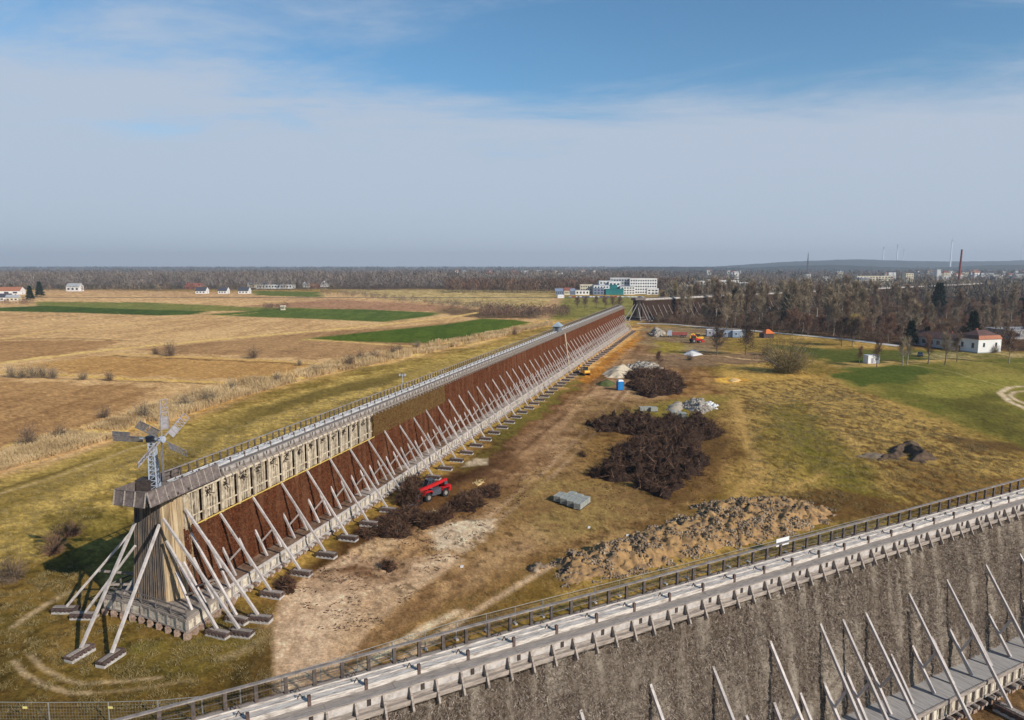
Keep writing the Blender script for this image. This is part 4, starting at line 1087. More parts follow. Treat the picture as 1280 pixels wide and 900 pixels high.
        fc = np.array([[0, 3, 2, 1], [4, 5, 6, 7], [0, 1, 5, 4], [1, 2, 6, 5], [2, 3, 7, 6], [3, 0, 4, 7]])
        F3 = (fc[None] + (np.arange(n) * 8)[:, None, None]).reshape(-1, 4)
        q = np.vstack([q, F3 + len(V)]); V = np.vstack([V, v.reshape(-1, 3)]); mis = np.concatenate([mis, np.full(len(F3), k)])
    o = link(name, npmesh(name, V, q, mats, mi=mis), None, (cx, cy, 0))
    return tag(o, label, cat, group)
BRUSHW = mat('brushwood', (.065, .032, .017), (.009, .0045, .003), 2.4, c3=(.027, .013, .0075), bump=1, bscale=5)
TWIG_B = mat('brushwood_twig', (.22, .105, .055), (.014, .007, .004), 1.1, c3=(.06, .03, .016))
TWIG_L = mat('brushwood_branch', (.21, .125, .08), (.06, .032, .02), .8)
HEAPS_G = 'heaps of old brushwood on the site'
heap('brushwood_heap', 'largest sprawling heap of dark brushwood in the middle of the site', 'brushwood heap',
     [(736, 532), (760, 524), (795, 519), (840, 526), (872, 521), (892, 532), (907, 541), (884, 553), (868, 562), (888, 572), (886, 590), (862, 600), (846, 612), (832, 624), (812, 616), (786, 606), (745, 600), (732, 592), (762, 584), (768, 572), (765, 562), (790, 556), (797, 546), (770, 541), (745, 540)],
     1.9, BRUSHW, .4, .5, 31, 1.9, (TWIG_B, 26000, 1.1, .07))
heap('brushwood_heap', 'second large heap of dark brushwood, behind the blue portable toilet', 'brushwood heap',
     [(778, 470), (795, 466), (815, 467), (822, 465), (846, 470), (856, 484), (852, 492), (834, 494), (815, 498), (800, 495), (788, 486), (781, 481), (800, 482), (806, 476), (792, 476)],
     1.7, BRUSHW, .5, .5, 32, 2.2, (TWIG_B, 12000, 1.3, .09))
heap('brushwood_heap', 'long low heap of dark brushwood beside the red telehandler', 'brushwood heap',
     [(518, 655), (530, 647), (548, 642), (562, 633), (578, 621), (600, 620), (604, 632), (590, 641), (572, 642), (555, 656), (538, 661), (524, 662)], 0.95, BRUSHW, .25, .35, 33, 1.1, (TWIG_B, 6000, .8, .05))
heap('brushwood_heap', 'small round brushwood heap to the right of the red telehandler', 'brushwood heap',
     [(596, 614), (606, 610), (618, 611), (626, 616), (620, 623), (606, 622), (598, 620)], .7, BRUSHW, .25, .3, 34, .8, (TWIG_B, 1800, .7, .05))
heap('brushwood_heap', 'dark brushwood heap spread between the foot cribs in front of the rusty tower', 'brushwood heap',
     [(446, 668), (462, 655), (480, 646), (498, 638), (522, 636), (520, 650), (510, 660), (515, 668), (500, 674), (478, 672), (462, 674)], 0.55, BRUSHW, .25, .4, 35, .9, (TWIG_B, 4500, .6, .05))
heap('brushwood_heap', 'tiny dark brushwood clump alone on the pale sand', 'brushwood heap',
     [(480, 706), (488, 703), (496, 707), (492, 713), (483, 713)], .7, BRUSHW, .2, .2, 36, .6, (TWIG_B, 700, .5, .04))
heap('brushwood_heap', 'low scattered brushwood left at the foot of the third crib from the windmill', 'brushwood heap',
     [(345, 738), (352, 724), (372, 722), (372, 736), (356, 744)], .5, BRUSHW, .25, .2, 37, .8, (TWIG_B, 1200, .6, .04))
heap('brushwood_heap', 'small brushwood scrap just left of the largest heap', 'brushwood heap',
     [(720, 566), (728, 568), (730, 571), (722, 571)], .5, BRUSHW, .3, .2, 38, .6, (TWIG_B, 300, .6, .05))
SOIL = mat('dug_soil', (.46, .28, .115), (.13, .09, .06), .8, c3=(.34, .20, .085), bump=1, bscale=3)
CLOD = mat('soil_clod', (.48, .37, .25), (.07, .055, .045), .6, c3=(.27, .19, .12))
heap('spoil_heap', 'long ridge of dug ochre soil and grey clods behind the foreground walkway', 'spoil heap',
     [(692, 706), (720, 693), (760, 680), (805, 668), (850, 650), (880, 640), (870, 636), (900, 628), (950, 624), (1000, 626), (1040, 640), (1030, 652), (1000, 664), (940, 678), (880, 692), (820, 708), (760, 722), (720, 730), (696, 728)],
     1.25, SOIL, .24, .7, 41, 2.6, None, (CLOD, 11000, .135, 1), lump=1.5)
heap('spoil_heap', 'few dug clods lying apart at the left end of the soil ridge', 'spoil heap', [(660, 712), (672, 708), (680, 712), (670, 718)], .3, SOIL, .2, .2, 42, .6, None, (CLOD, 90, .35))
SANDM = mat('sand', (.66, .54, .38), (.50, .40, .27), .6, bump=.4)
GREYG = mat('grey_gravel', (.42, .37, .31), (.22, .19, .155), 1.2, bump=.6)
RUB = mat('rubble', (.48, .42, .34), (.22, .18, .14), .8)
heap('sand_heap', 'beige cone of sand behind the grassy mound', 'sand heap', [(752, 468), (764, 462), (778, 461), (792, 464), (790, 470), (775, 473), (760, 472)], 2.7, SANDM, .5, .12, 43, 5.0, lump=9)
heap('rubble_heap', 'pale broken rubble strewn beside the beige sand cone', 'rubble heap', [(782, 460), (800, 455), (820, 457), (824, 461), (812, 466), (796, 466)], .9, RUB, .6, .5, 44, 2, None, (RUB, 500, .8))
heap('sand_heap', 'white peaked heap of sand farther back near the bare bushes', 'sand heap', [(853, 443), (862, 439.5), (872, 440), (877, 443.5), (866, 445.5)], 2.4, mat('white_sand', (.72, .68, .64), (.58, .54, .50), .5), .6, .1, 45, 6.0, lump=9)
heap('gravel_heap', 'grey and beige gravel heap right of the stacked paving blocks', 'gravel heap', [(850, 508), (860, 502), (868, 500), (884, 506), (890, 514), (876, 517), (862, 514)], 1.5, GREYG, .4, .25, 46, 3.2, None, (GREYG, 160, .5), lump=4)
heap('gravel_heap', 'pale sandy gravel heap behind the three grey pallets', 'gravel heap', [(833, 512), (842, 503), (850, 502), (856, 508), (850, 515), (838, 516)], 1.3, mat('pale_gravel', (.46, .38, .28), (.30, .25, .18), 1), .4, .2, 47, 2.5, lump=4)
heap('rubble_heap', 'scattered white stones at the right of the grey gravel heap', 'rubble heap', [(880, 504), (890, 502), (896, 508), (890, 512)], .1, GREYG, .5, .1, 48, 1, None, (mat('white_stone', (.8, .78, .74), (.6, .58, .55), 2), 90, .4))
heap('grass_mound', 'low grassy green mound left of the blue portable toilet', 'mound', [(744, 482), (752, 477), (764, 477), (770, 481), (760, 484)], 1.3, mat('mound_grass', (.12, .13, .035), (.06, .07, .02), .8, bump=.8), .5, .15, 49, 2.5, lump=6)
heap('spoil_heap', 'bright ochre sand scraped up beside a small pit in the rough grass', 'spoil heap', [(908, 475), (916, 473), (926, 475), (918, 478)], .6, mat('ochre_sand', (.78, .52, .22), (.6, .36, .13), 1), .4, .2, 50, 1.2)
heap('rubble_heap', 'pale rubble in front of the parked machines by the path', 'rubble heap', [(812, 418), (822, 414), (830, 418), (822, 422)], 2.0, RUB, .8, .6, 51, 3, None, (RUB, 120, 1.2))
heap('woodchip_patch', 'yellow wood chips strewn between brushwood heaps near the telehandler', 'wood chips', [(524, 648), (532, 642), (544, 640), (540, 648), (530, 651)], .25, mat('chips', (.80, .62, .30), (.6, .42, .18), 4), .25, .2, 52, .8, (mat('chip', (.9, .72, .38), (.6, .42, .18), 4), 500, .4, .08))
heap('woodchip_patch', 'faint yellow wood chips behind the small round brushwood heap', 'wood chips', [(592, 604), (602, 599), (608, 602), (600, 607)], .12, mat('chips', (.8, .6, .3)), .25, .1, 53, .8, (mat('chip', (.9, .7, .4)), 160, .4, .07))

# crescent mound in the eastern grass; its dark colour also carries its shaded side
DM = mat('shaded_peat', (.15, .095, .055), (.05, .03, .02), 1.2, bump=1)
cx_, cy_ = un(1127, 573)
heap('peat_mound', 'crescent peat mound, shade put into its dark colour, round a small hollow in the eastern rough grass', 'mound', [(1098, 575), (1112, 566), (1122, 557), (1133, 553), (1146, 557), (1158, 567), (1168, 576), (1150, 578), (1136, 577), (1139, 570), (1134, 564), (1127, 567), (1122, 574)], 2.1, DM, .25, .2, 57, 2.6, lump=6)
heap('peat_mound', 'long pale tail of spilled soil left of the dark crescent mound', 'mound', [(1066, 571), (1085, 566), (1108, 568), (1108, 574), (1085, 573)], .4, mat('greyish_soil', (.28, .20, .13), (.14, .10, .065), 1), .3, .2, 55, 1.0)

# ------------------------------------------------------------------ pallets of concrete paving blocks
BLOCK = mat('paving_block', (.40, .40, .35), (.22, .225, .20), 2.5, bump=.4)
BLOCK_S = mat('paving_side', (.72, .68, .60), (.5, .47, .42), 2.5)
def pallet_stack(x, y, rz, L, Wd, Hh, label, group):
    root = empty('block_stack', (x, y, 0), rz, label, 'paving blocks', group)
    b = MB(); n = max(1, int(L / 1.15)); rg = random.Random(int(x * 10))
    for k in range(n):
        for r in range(4):
            a = k * L / n
            b.box(a + .02, a + L / n - .05, -Wd / 2, Wd / 2, .14 + r * (Hh - .14) / 4 + .03, .14 + (r + 1) * (Hh - .14) / 4 + rg.uniform(-.012, 0), 0)
        b.box(k * L / n + .02, (k + 1) * L / n - .03, Wd / 2 + .002, Wd / 2 + .03, Hh - .14, Hh + .01, 1)
    b.build('block_layers', [BLOCK, BLOCK_S], root)
    b = MB()
    for k in range(n):
        a = k * L / n
        for yy in (-Wd / 2 + .06, 0, Wd / 2 - .06): b.box(a + .05, a + L / n - .08, yy - .05, yy + .05, 0, .13)
    b.build('pallet', WOOD_DARK, root)
    return root
gB = 'stacks of paving blocks'
q0 = Vector(un(696, 628.5)); q1 = Vector(un(727, 640.0)); dd = (q1 - q0)
for k, lab in enumerate(['grey block stack, leftmost and shortest of the four rows by the main brushwood heap', 'grey block stack, second row from the left of the four by the main brushwood heap', 'grey block stack, third row from the left of the four by the main brushwood heap', 'grey block stack, rightmost and nearest of the four rows by the main brushwood heap']):
    q = q0 + dd * (k / 3 * .82)
    pallet_stack(q.x, q.y, math.radians(62), 4.4 if k else 2.6, 1.15, 1.1, lab, gB)
for (px, py, L, lab) in [(799, 514, 3.6, 'grey block stack left of the sandy gravel heap, longer of the pair'), (812.5, 514.5, 2.0, 'grey block stack left of the sandy gravel heap, shorter of the pair')]:
    q = un(px, py); pallet_stack(q[0], q[1], math.radians(8), L, 1.3, 1.2, lab, gB)
for (px, py, lab) in [(841, 521, 'grey block stack, left of the three in front of the gravel heaps'), (849, 522.5, 'grey block stack, middle of the three in front of the gravel heaps'), (855, 524, 'grey block stack, right of the three in front of the gravel heaps')]:
    q = un(px, py); pallet_stack(q[0], q[1], math.radians(80), 2.4, 1.2, 1.4, lab, gB)

# ------------------------------------------------------------------ machines
RED = mat('red_paint', (.62, .012, .014), (.20, .02, .014), 3.5, c3=(.52, .012, .014), rough=.55, spec=.3)
YEL = mat('yellow_paint', (.80, .42, .02), (.62, .30, .01), 2, rough=.4, spec=.5)
BLK = mat('black_rubber', (.03, .03, .03), (.015, .015, .015), 3, rough=.8)
GLS = mat('cab_glass', (.02, .035, .04), (.015, .02, .03), 1, rough=.1, spec=.8)
RIM = mat('rim_grey', (.32, .29, .25), (.16, .13, .11), 3)
WHT = mat('white_paint', (.78, .78, .76), (.66, .66, .65), 1.5, rough=.5)
BLUE = mat('toilet_blue', (.02, .22, .55), (.015, .17, .45), 2, rough=.4, spec=.4)
def wheel(root, x, y, r, w):
    o = MB().cyl((x, y - w / 2, r), (x, y + w / 2, r), r, n=18).build('wheel', BLK, root)
    MB().cyl((x, y - w / 2 - .03, r), (x, y + w / 2 + .03, r), r * .5, n=12).build('rim', RIM, o); return o
def telehandler(x, y, rz, label):
    root = empty('telehandler', (x, y, 0), rz, label, 'telehandler')
    b = MB()
    b.prism([(-2.7, -.45, .65), (2.3, -.45, .65), (2.4, -.45, 1.0), (-2.7, -.45, 1.15)], (0, .9, 0), 0)            # chassis
    b.prism([(-2.75, -1.15, .8), (-2.3, -1.15, .75), (-2.2, -1.15, 1.5), (-2.75, -1.15, 1.6)], (0, 2.3, 0), 0)      # rear counterweight
    b.prism([(-.75, .46, .7), (1.0, .46, .7), (.95, .46, 1.25), (.2, .46, 1.5), (-.75, .46, 1.55)], (0, .7, 0), 1)    # engine pod
    for sx in (-1.65, 1.65):
        for sy in (-1, 1):
            y0, y1 = (-1.3, -.75) if sy < 0 else (.75, 1.3)
            b.prism([(sx - .85, y0, 1.1), (sx - .6, y0, 1.48), (sx + .6, y0, 1.48), (sx + .85, y0, 1.1), (sx + .78, y0, 1.1), (sx + .55, y0, 1.40), (sx - .55, y0, 1.40), (sx - .78, y0, 1.1)], (0, y1 - y0, 0), 0)
    b.box(-2.6, -2.0, -.45, .5, 1.6, 2.0, 1)
    b.build('body', [RED, STEEL_D], root)
    for sx in (-1.65, 1.65):
        for sy in (-1.0, 1.0): wheel(root, sx, sy, .62, .42)
    b = MB().prism([(-.7, -1.12, .95), (.75, -1.12, .95), (1.0, -1.12, 1.65), (.5, -1.12, 2.45), (-.6, -1.12, 2.5)], (0, .9, 0), 0)
    c = b.build('cab', GLS, root)
    b = MB().box(-.62, .55, -1.17, -.17, 2.49, 2.56, 1)
    for (p, q) in (((-.7, .95), (-.6, 2.5)), ((.75, .95), (1.0, 1.65)), ((1.0, 1.65), (.5, 2.48)), ((.1, 1.0), (.05, 2.5))):
        for yy in (-1.15, -.20): b.bar((p[0], yy, p[1]), (q[0], yy, q[1]), .07, .07, 1)
    b.box(-.72, .76, -1.16, -1.121, .75, 1.25, 0)
    b.build('cab_frame', [RED, STEEL_D], c)
    o = MB().bar((-2.7, .1, 2.15), (2.6, .1, 1.55), .36, .42).build('boom', RED, root)
    MB().bar((2.5, .1, 1.55), (3.7, .1, 1.35), .26, .30).build('boom_extension', STEEL_D, o)
    MB().bar((-.6, .1, 1.2), (1.0, .1, 1.65), .14, .14).build('lift_ram', STEEL_D, o)
    b = MB().box(3.7, 3.86, -1.25, 1.35, .35, 1.5, 1)
    for yy in (-1.2, -.75, -.3, .2, .65, 1.1): b.bar((3.8, yy, .4), (5.3, yy, .3), .08, .08, 1)
    b.box(3.6, 3.699, -1.25, 1.35, .3, .75, 0)
    b.build('fork_carriage', [RED, STEEL_D], root)
    for yy in (-.9, .9): MB().cyl((-2.76, yy, 1.3), (-2.8, yy, 1.3), .09, n=8).build('tail_lamp', RED, root)
    return root
q0, q1 = Vector(un(553, 618)), Vector(un(520, 628)); r = math.atan2(q1.y - q0.y, q1.x - q0.x); qc = q0 * .52 + q1 * .48
TH_ = telehandler(qc.x + .4, qc.y + .3, r, 'bright red telehandler with black cab carrying brushwood beside the rusty tower')
TH_.scale = (1.12, 1.12, 1.2)
heap('brushwood_load', 'dark bundle of brushwood held on the forks of the red telehandler', 'brushwood', [(498, 631), (505, 618), (520, 609), (531, 612), (530, 624), (522, 632), (508, 635)], 2.0, BRUSHW, .22, .35, 61, 1.0, (TWIG_B, 4500, .9, .045))
def excavator(x, y, rz, label, s=1.0):
    root = empty('excavator', (x, y, 0), rz, label, 'excavator')
    for sy in (-.85, .85):
        b = MB(); pr = [(-1.2, .1), (-1.4, .35), (-1.2, .62), (1.2, .62), (1.4, .35), (1.2, .1), (1.0, 0), (-1.0, 0)]
        b.prism([(a * s, (sy - .2) * s, c * s) for a, c in pr], (0, .4 * s, 0)); b.build('track', BLK, root)
    b = MB().prism([(-1.3 * s, -.9 * s, .7 * s), (.9 * s, -.9 * s, .7 * s), (1.0 * s, -.9 * s, 1.2 * s), (-.2 * s, -.9 * s, 1.45 * s), (-1.4 * s, -.9 * s, 1.5 * s), (-1.5 * s, -.9 * s, 1.0 * s)], (0, 1.8 * s, 0)); b.build('body', YEL, root)
    c = MB().prism([(-.5 * s, -.85 * s, 1.45 * s), (.75 * s, -.85 * s, 1.25 * s), (.7 * s, -.85 * s, 2.4 * s), (-.45 * s, -.85 * s, 2.5 * s)], (0, .95 * s, 0)).build('cab', GLS, root)
    MB().box(-.5 * s, .75 * s, -.9 * s, .15 * s, 2.505 * s, 2.6 * s).box(-.5 * s, -.4 * s, -.88 * s, -.8 * s, 1.4 * s, 2.5 * s).box(.64 * s, .74 * s, -.88 * s, -.8 * s, 1.4 * s, 2.5 * s).build('cab_roof', YEL, c)
    b = MB().bar((.8 * s, .35 * s, 1.2 * s), (2.2 * s, .35 * s, 2.6 * s), .26 * s, .34 * s).bar((2.2 * s, .35 * s, 2.6 * s), (3.2 * s, .35 * s, 2.3 * s), .24 * s, .3 * s)
    a_ = b.build('boom', YEL, root)
    MB().bar((3.1 * s, .35 * s, 2.4 * s), (3.4 * s, .35 * s, .9 * s), .2 * s, .24 * s).build('arm', YEL, a_)
    MB().prism([(3.3 * s, 0, .95 * s), (3.7 * s, 0, .7 * s), (3.5 * s, 0, .2 * s), (3.0 * s, 0, .25 * s), (2.95 * s, 0, .6 * s)], (0, .7 * s, 0)).build('bucket', STEEL_D, a_)
    return root
q = un(731, 469); excavator(q[0], q[1], math.radians(115), 'small yellow excavator working at the foot of the distant props', 1.25)
q = un(873, 426); excavator(q[0], q[1], math.radians(195), 'yellow excavator parked by the path next to the red truck', 1.5)
def truck(x, y, rz, colm, label):
    root = empty('flatbed_truck', (x, y, 0), rz, label, 'truck')
    MB().box(-4.2, 2.0, -1.1, 1.1, .8, 1.05).build('chassis', STEEL_D, root)
    MB().prism([(2.1, -1.15, .8), (4.1, -1.15, .8), (4.2, -1.15, 1.6), (3.8, -1.15, 2.7), (2.1, -1.15, 2.75)], (0, 2.3, 0)).build('cab', STEEL, root)
    MB().box(4.0, 4.06, -.95, .95, 1.7, 2.45).build('windscreen', GLS, root)
    b = MB().box(-4.2, 1.9, -1.2, 1.2, 1.06, 1.16); 
    for yy in (-1.2, 1.13): b.box(-4.2, 1.9, yy, yy + .07, 1.17, 2.1)
    b.box(-4.2, -4.13, -1.12, 1.12, 1.17, 2.1).box(1.83, 1.9, -1.12, 1.12, 1.17, 2.3); b.build('load_bed', colm, root)
    for sx in (-3.2, -2.0, 3.1):
        for sy in (-.95, .95): wheel(root, sx, sy, .5, .35)
    return root
q = un(846, 421.5); t_ = truck(q[0], q[1], math.radians(170), mat('faded_red', (.42, .10, .08), (.25, .08, .07), 2), 'flatbed truck with faded red load bed parked by the pale path'); t_.scale = (1.3, 1.3, 1.3)
def tractor(x, y, rz, label):
    root = empty('tractor', (x, y, 0), rz, label, 'tractor')
    MB().prism([(-.4, -.4, .9), (2.0, -.35, .9), (2.0, -.35, 1.5), (.2, -.4, 1.7), (-.4, -.4, 1.7)], (0, .75, 0)).build('body', RED, root)
    MB().box(-1.4, .0, -.65, .65, 1.1, 2.6).build('cab', GLS, root)
    MB().box(-1.5, .1, -.75, .75, 2.601, 2.72).box(-1.6, -.3, -1.15, -.7, 1.5, 1.6).box(-1.6, -.3, .7, 1.15, 1.5, 1.6).build('cab_roof', RED, root)
    for sy in (-.95, .95): wheel(root, -.9, sy, .8, .42)
    for sy in (-.8, .8): wheel(root, 1.5, sy, .5, .3)
    MB().box(2.1, 3.2, -.9, .9, .3, .9).build('loader_bucket', RED, root)
    return root
q = un(872, 427.5); t_ = tractor(q[0] + .5, q[1] - 1, math.radians(10), 'small red tractor with a dark cab on the gravelled yard'); t_.scale = (1.4, 1.4, 1.4)
t_.location = (*un(869, 428.5), 0)
# blue portable toilet
q = un(775, 487.5); R_ = empty('portable_toilet', (q[0], q[1], 0), math.radians(12), 'blue portable toilet with white roof beside the second brushwood heap', 'portable toilet')
b = MB().box(-.8, .8, -.8, .8, .12, 2.55)
for k in (-.8, -.27, .27, .8): b.box(k - .06, k + .06, -.84, -.801, .12, 2.55).box(k - .06, k + .06, .801, .84, .12, 2.55)
b.build('cabin', BLUE, R_)
MB().box(-.55, .55, -.87, -.845, .2, 2.35).build('door', BLUE, R_)
b = MB(); b.add([(-.88, -.88, 2.551), (.88, -.88, 2.551), (.88, .88, 2.551), (-.88, .88, 2.551), (-.6, -.6, 2.95), (.6, -.6, 2.95), (.6, .6, 2.95), (-.6, .6, 2.95)], [(3, 2, 1, 0), (4, 5, 6, 7), (0, 1, 5, 4), (1, 2, 6, 5), (2, 3, 7, 6), (3, 0, 4, 7)]); b.build('roof', WHT, R_)
MB().box(-.85, .85, -.85, .85, 0, .119).build('skid', BLK, R_)
R_.scale = (1.08, 1.08, 1.12)
# site cabins
def cabin(x, y, rz, L, c1, c2, label):
    root = empty('site_cabin', (x, y, 0), rz, label, 'site cabin', 'site cabins by the path')
    MB().box(-L / 2, L / 2, -1.25, 1.25, .15, 2.7, 0).build('walls', c1, root)
    MB().box(-L / 2 - .05, L / 2 + .05, -1.3, 1.3, 2.701, 2.82).build('roof', c2, root)
    b = MB(); b.box(L * .12, L * .12 + .9, -1.29, -1.252, .2, 2.2); b.build('door', c2, root)
    f = MB().box(-L * .32, -L * .32 + 1.0, -1.29, -1.252, 1.1, 2.0).build('window', WHT, root)
    MB().box(-L * .32 + .08, -L * .32 + .92, -1.31, -1.292, 1.18, 1.92).build('pane', GLS, f)
    MB().box(L / 2 + .002, L / 2 + .04, -.5, .5, 1.0, 1.9).build('window', GLS, root)
    for sx in (-L / 2 + .1, L / 2 - .25): MB().box(sx, sx + .15, -1.25, 1.25, 0, .149).build('skid', BLK, root)
    return root
CG = mat('cabin_grey', (.36, .34, .38), (.28, .27, .30), 1.5); CB = mat('cabin_blue', (.28, .36, .46), (.20, .26, .34), 1.5); CW = mat('cabin_white', (.80, .80, .80), (.66, .66, .67), 1.5); CD = mat('cabin_brown', (.09, .06, .055), (.06, .04, .04), 2)
for (px, py, L, c1, c2, lab) in [(890, 420.5, 5.5, CG, CW, 'grey site cabin with pale roof, leftmost of the row of cabins'), (899, 420, 4, CW, CW, 'white site cabin next to the grey one in the row of cabins'),
                                 (909, 421.5, 5, CB, CG, 'dark slate-blue site cabin in the middle of the row of cabins'), (923, 422, 6, CB, CW, 'pale blue site cabin with white roof, at the right end of the row')]:
    q = un(px, py); o = cabin(q[0], q[1], math.radians(-6), L, c1, c2, lab); o.scale = (1.15, 1.4, 1.4)
# hut with an orange roof
q = un(958, 422); o = empty('orange_tent_hut', (q[0], q[1], 0), .2, 'dark little hut with a bright orange pyramid roof at the wood edge', 'hut')
MB().box(-3, 3, -2.4, 2.4, 0, 2.4).build('walls', CD, o)
b = MB(); b.add([(-2.2, -2.8, 2.4), (3.4, -2.8, 2.4), (3.4, 2.8, 2.4), (-2.2, 2.8, 2.4), (-.2, 0, 4.6), (1.4, 0, 4.6)], [(3, 2, 1, 0), (0, 1, 5, 4), (1, 2, 5), (2, 3, 4, 5), (3, 0, 4)]); b.build('roof', mat('orange_tile', (.72, .18, .05), (.5, .12, .03), 2), o)
MB().box(-.5, .5, -2.45, -2.401, 0, 2.0).build('door', WOOD_DARK, o)
# white electrical kiosk box on the green
q = un(1089, 454); o = empty('white_box_cabin', (q[0], q[1], 0), math.radians(10), 'white box-shaped utility cabin on the green grass among young trees', 'utility cabin')
MB().box(-2.6, 2.6, -1.5, 1.5, .1, 3.3).build('walls', WHT, o)
MB().box(-2.7, 2.7, -1.6, 1.6, 3.301, 3.42).build('roof', CW, o)
MB().box(-1.2, -.2, -1.54, -1.502, .2, 2.3).build('door', CG, o); MB().box(.6, 1.6, -1.54, -1.502, 1.5, 2.2).build('vent', CG, o); MB().box(-2.6, 2.6, -1.5, 1.5, 0, .099).build('plinth', CONC, o)
# a few small stones and markers on the site
for i, (px, py, lab) in enumerate([(577, 709, 'white plastic post lying on the grass before the walkway'), (736, 660, 'small white stone on the brown grass left of the soil ridge'), (784, 670, 'small white stone just above the middle of the soil ridge')]):
    q = un(px, py); b = MB(); b.prism([(-.2, -.15, 0), (.15, -.2, 0), (.22, .1, 0), (-.05, .2, 0)], (.03, .02, .22)); o = b.build('stone', WHT, None, (q[0], q[1], 0)); tag(o, lab.replace('plastic post', 'stone'), 'stone')

def litter(name, poly, n, m, seed, thr, label, ln=.16, w=.11):
    rng = np.random.default_rng(seed); P_ = [un(a, b_) for a, b_ in poly]; xs = [p[0] for p in P_]; ys = [p[1] for p in P_]
    x = rng.uniform(min(xs), max(xs), n); y = rng.uniform(min(ys), max(ys), n)
    k = in_poly(x, y, P_) & (fbm(x / 2.4, y / 1.6, seed, 4, .7) > thr); x, y = x[k], y[k]; n = len(x)
    P = np.stack([x, y, np.full(n, .08)], 1); Q = P + np.stack([rng.normal(size=n) * ln, rng.normal(size=n) * ln, rng.random(n) * .12], 1)
    V, F_ = sticks(P, Q, w * (.4 + rng.random(n)), rng)
    o = link(name, npmesh(name, V, F_, m)); o['kind'] = 'stuff'; o['label'] = label
litter('brush_litter', [(360, 760), (380, 720), (440, 690), (480, 670), (600, 640), (620, 600), (700, 560), (680, 600), (600, 680), (540, 720), (470, 790), (400, 790)], 26000, TWIG_B, 91, .56, 'dark twig litter scattered over the sandy ground')
litter('brush_litter', [(700, 620), (720, 500), (910, 500), (930, 560), (880, 640), (800, 660)], 30000, TWIG_B, 92, .57, 'dark twig litter around the brushwood heaps')
litter('brush_litter', [(430, 700), (560, 600), (720, 490), (790, 430), (780, 450), (700, 520), (600, 620), (500, 690)], 30000, TWIG_B, 93, .55, 'dark twig litter on the track beside the foot cribs')

# ------------------------------------------------------------------ trees and bushes
def branch_tree(seed, h, spread, twn, twl, tww, mode='tree', droop=0.0, up=.6, first=.28, limbs=11):
    """returns (trunk V,F), (crown V,F); quads only"""
    rng = np.random.default_rng(seed); rnd = random.Random(seed)
    TV, TF = [], []
    def seg(p, q, r0, r1, V=TV, Fl=TF, n=4):
        p, q = np.array(p), np.array(q); d = q - p; d = d / (np.linalg.norm(d) + 1e-9)
        a = np.cross(d, [0, 0, 1.0] if abs(d[2]) < .9 else [1.0, 0, 0]); a /= np.linalg.norm(a); b = np.cross(d, a)
        o = len(V)
        for c, r in ((p, r0), (q, r1)):
            for i in range(n):
                t = 2 * math.pi * i / n; V.append(c + (a * math.cos(t) + b * math.sin(t)) * r)
        for i in range(n): Fl.append((o + i, o + (i + 1) % n, o + n + (i + 1) % n, o + n + i))
    tips = []
    if mode == 'tree':
        p = np.zeros(3); d = np.array([0, 0, 1.0]); r = h * .016 + .05; n = 7; prev = [p.copy()]
        for i in range(n):
            d2 = d + rng.normal(size=3) * [.07, .07, 0]; d2 /= np.linalg.norm(d2)
            q = p + d2 * h * .92 / n; r1 = r * (.80 if i else .85); seg(p, q, r, r1); p = q; r = r1; prev.append(p.copy())
        tips.append((p, h * .08))
        for k in range(limbs):
            t = first + (1 - first) * (k + rnd.random()) / limbs * .97; i = min(int(t * n), n - 1); f = t * n - i
            s = prev[i] * (1 - f) + prev[i + 1] * f
            a = rnd.random() * 6.283 ; el = up + rnd.uniform(-.2, .35)
            L = h * spread * (1.15 - t * .75) * rnd.uniform(.75, 1.15)
            dd = np.array([math.cos(a) * math.cos(el), math.sin(a) * math.cos(el), math.sin(el)])
            rad = h * .0055 * (1.3 - t) + .03; m1 = s + dd * L * .5 + [0, 0, L * .03]; m2 = m1 + (dd + [0, 0, .25 - droop]) * L * .45
            seg(s, m1, rad, rad * .6); seg(m1, m2, rad * .6, rad * .25)
            tips += [(m1, L * .45), (m2, L * .4), ((s + m1) / 2, L * .35)]
            for j in range(3):
                e = m1 + (dd * .6 + rng.normal(size=3) * .6 + [0, 0, .35 - droop]) * L * .42; seg(m1, e, rad * .4, rad * .18, n=3); tips.append((e, L * .34))
    else:
        for k in range(limbs):
            a = rnd.random() * 6.283; el = rnd.uniform(.5, 1.4)
            dd = np.array([math.cos(a) * math.cos(el), math.sin(a) * math.cos(el), math.sin(el)]); L = h * rnd.uniform(.45, .8)
            s = np.array([dd[0] * .15 * h * .2, dd[1] * .15 * h * .2, 0]); m1 = s + dd * L * [spread, spread, 1]
            seg(s, m1, h * .008 + .02, h * .004 + .01, n=3); tips += [(m1, h * .3), ((s + m1) * .55, h * .28), ((s + m1) * .3, h * .2)]
    C_ = np.array([t[0] for t in tips]); S_ = np.array([t[1] for t in tips])
    idx = rng.integers(0, len(tips), twn)
    P = C_[idx] + rng.normal(size=(twn, 3)) * (S_[idx, None] * .42)
    P[:, 2] = np.maximum(P[:, 2], h * .05)
    out = P - np.array([0, 0, h * .35]); out /= np.linalg.norm(out, axis=1, keepdims=True) + 1e-6
    D = out * .7 + rng.normal(size=(twn, 3)) * .55 + [0, 0, .35 - droop * 1.6]; D /= np.linalg.norm(D, axis=1, keepdims=True)
    Q = P + D * twl * (.5 + rng.random((twn, 1)))
    Vc, Fc = sticks(P, Q, tww * (.6 + .8 * rng.random(twn)), rng)
    return (np.array(TV), np.array(TF)), (Vc, Fc)
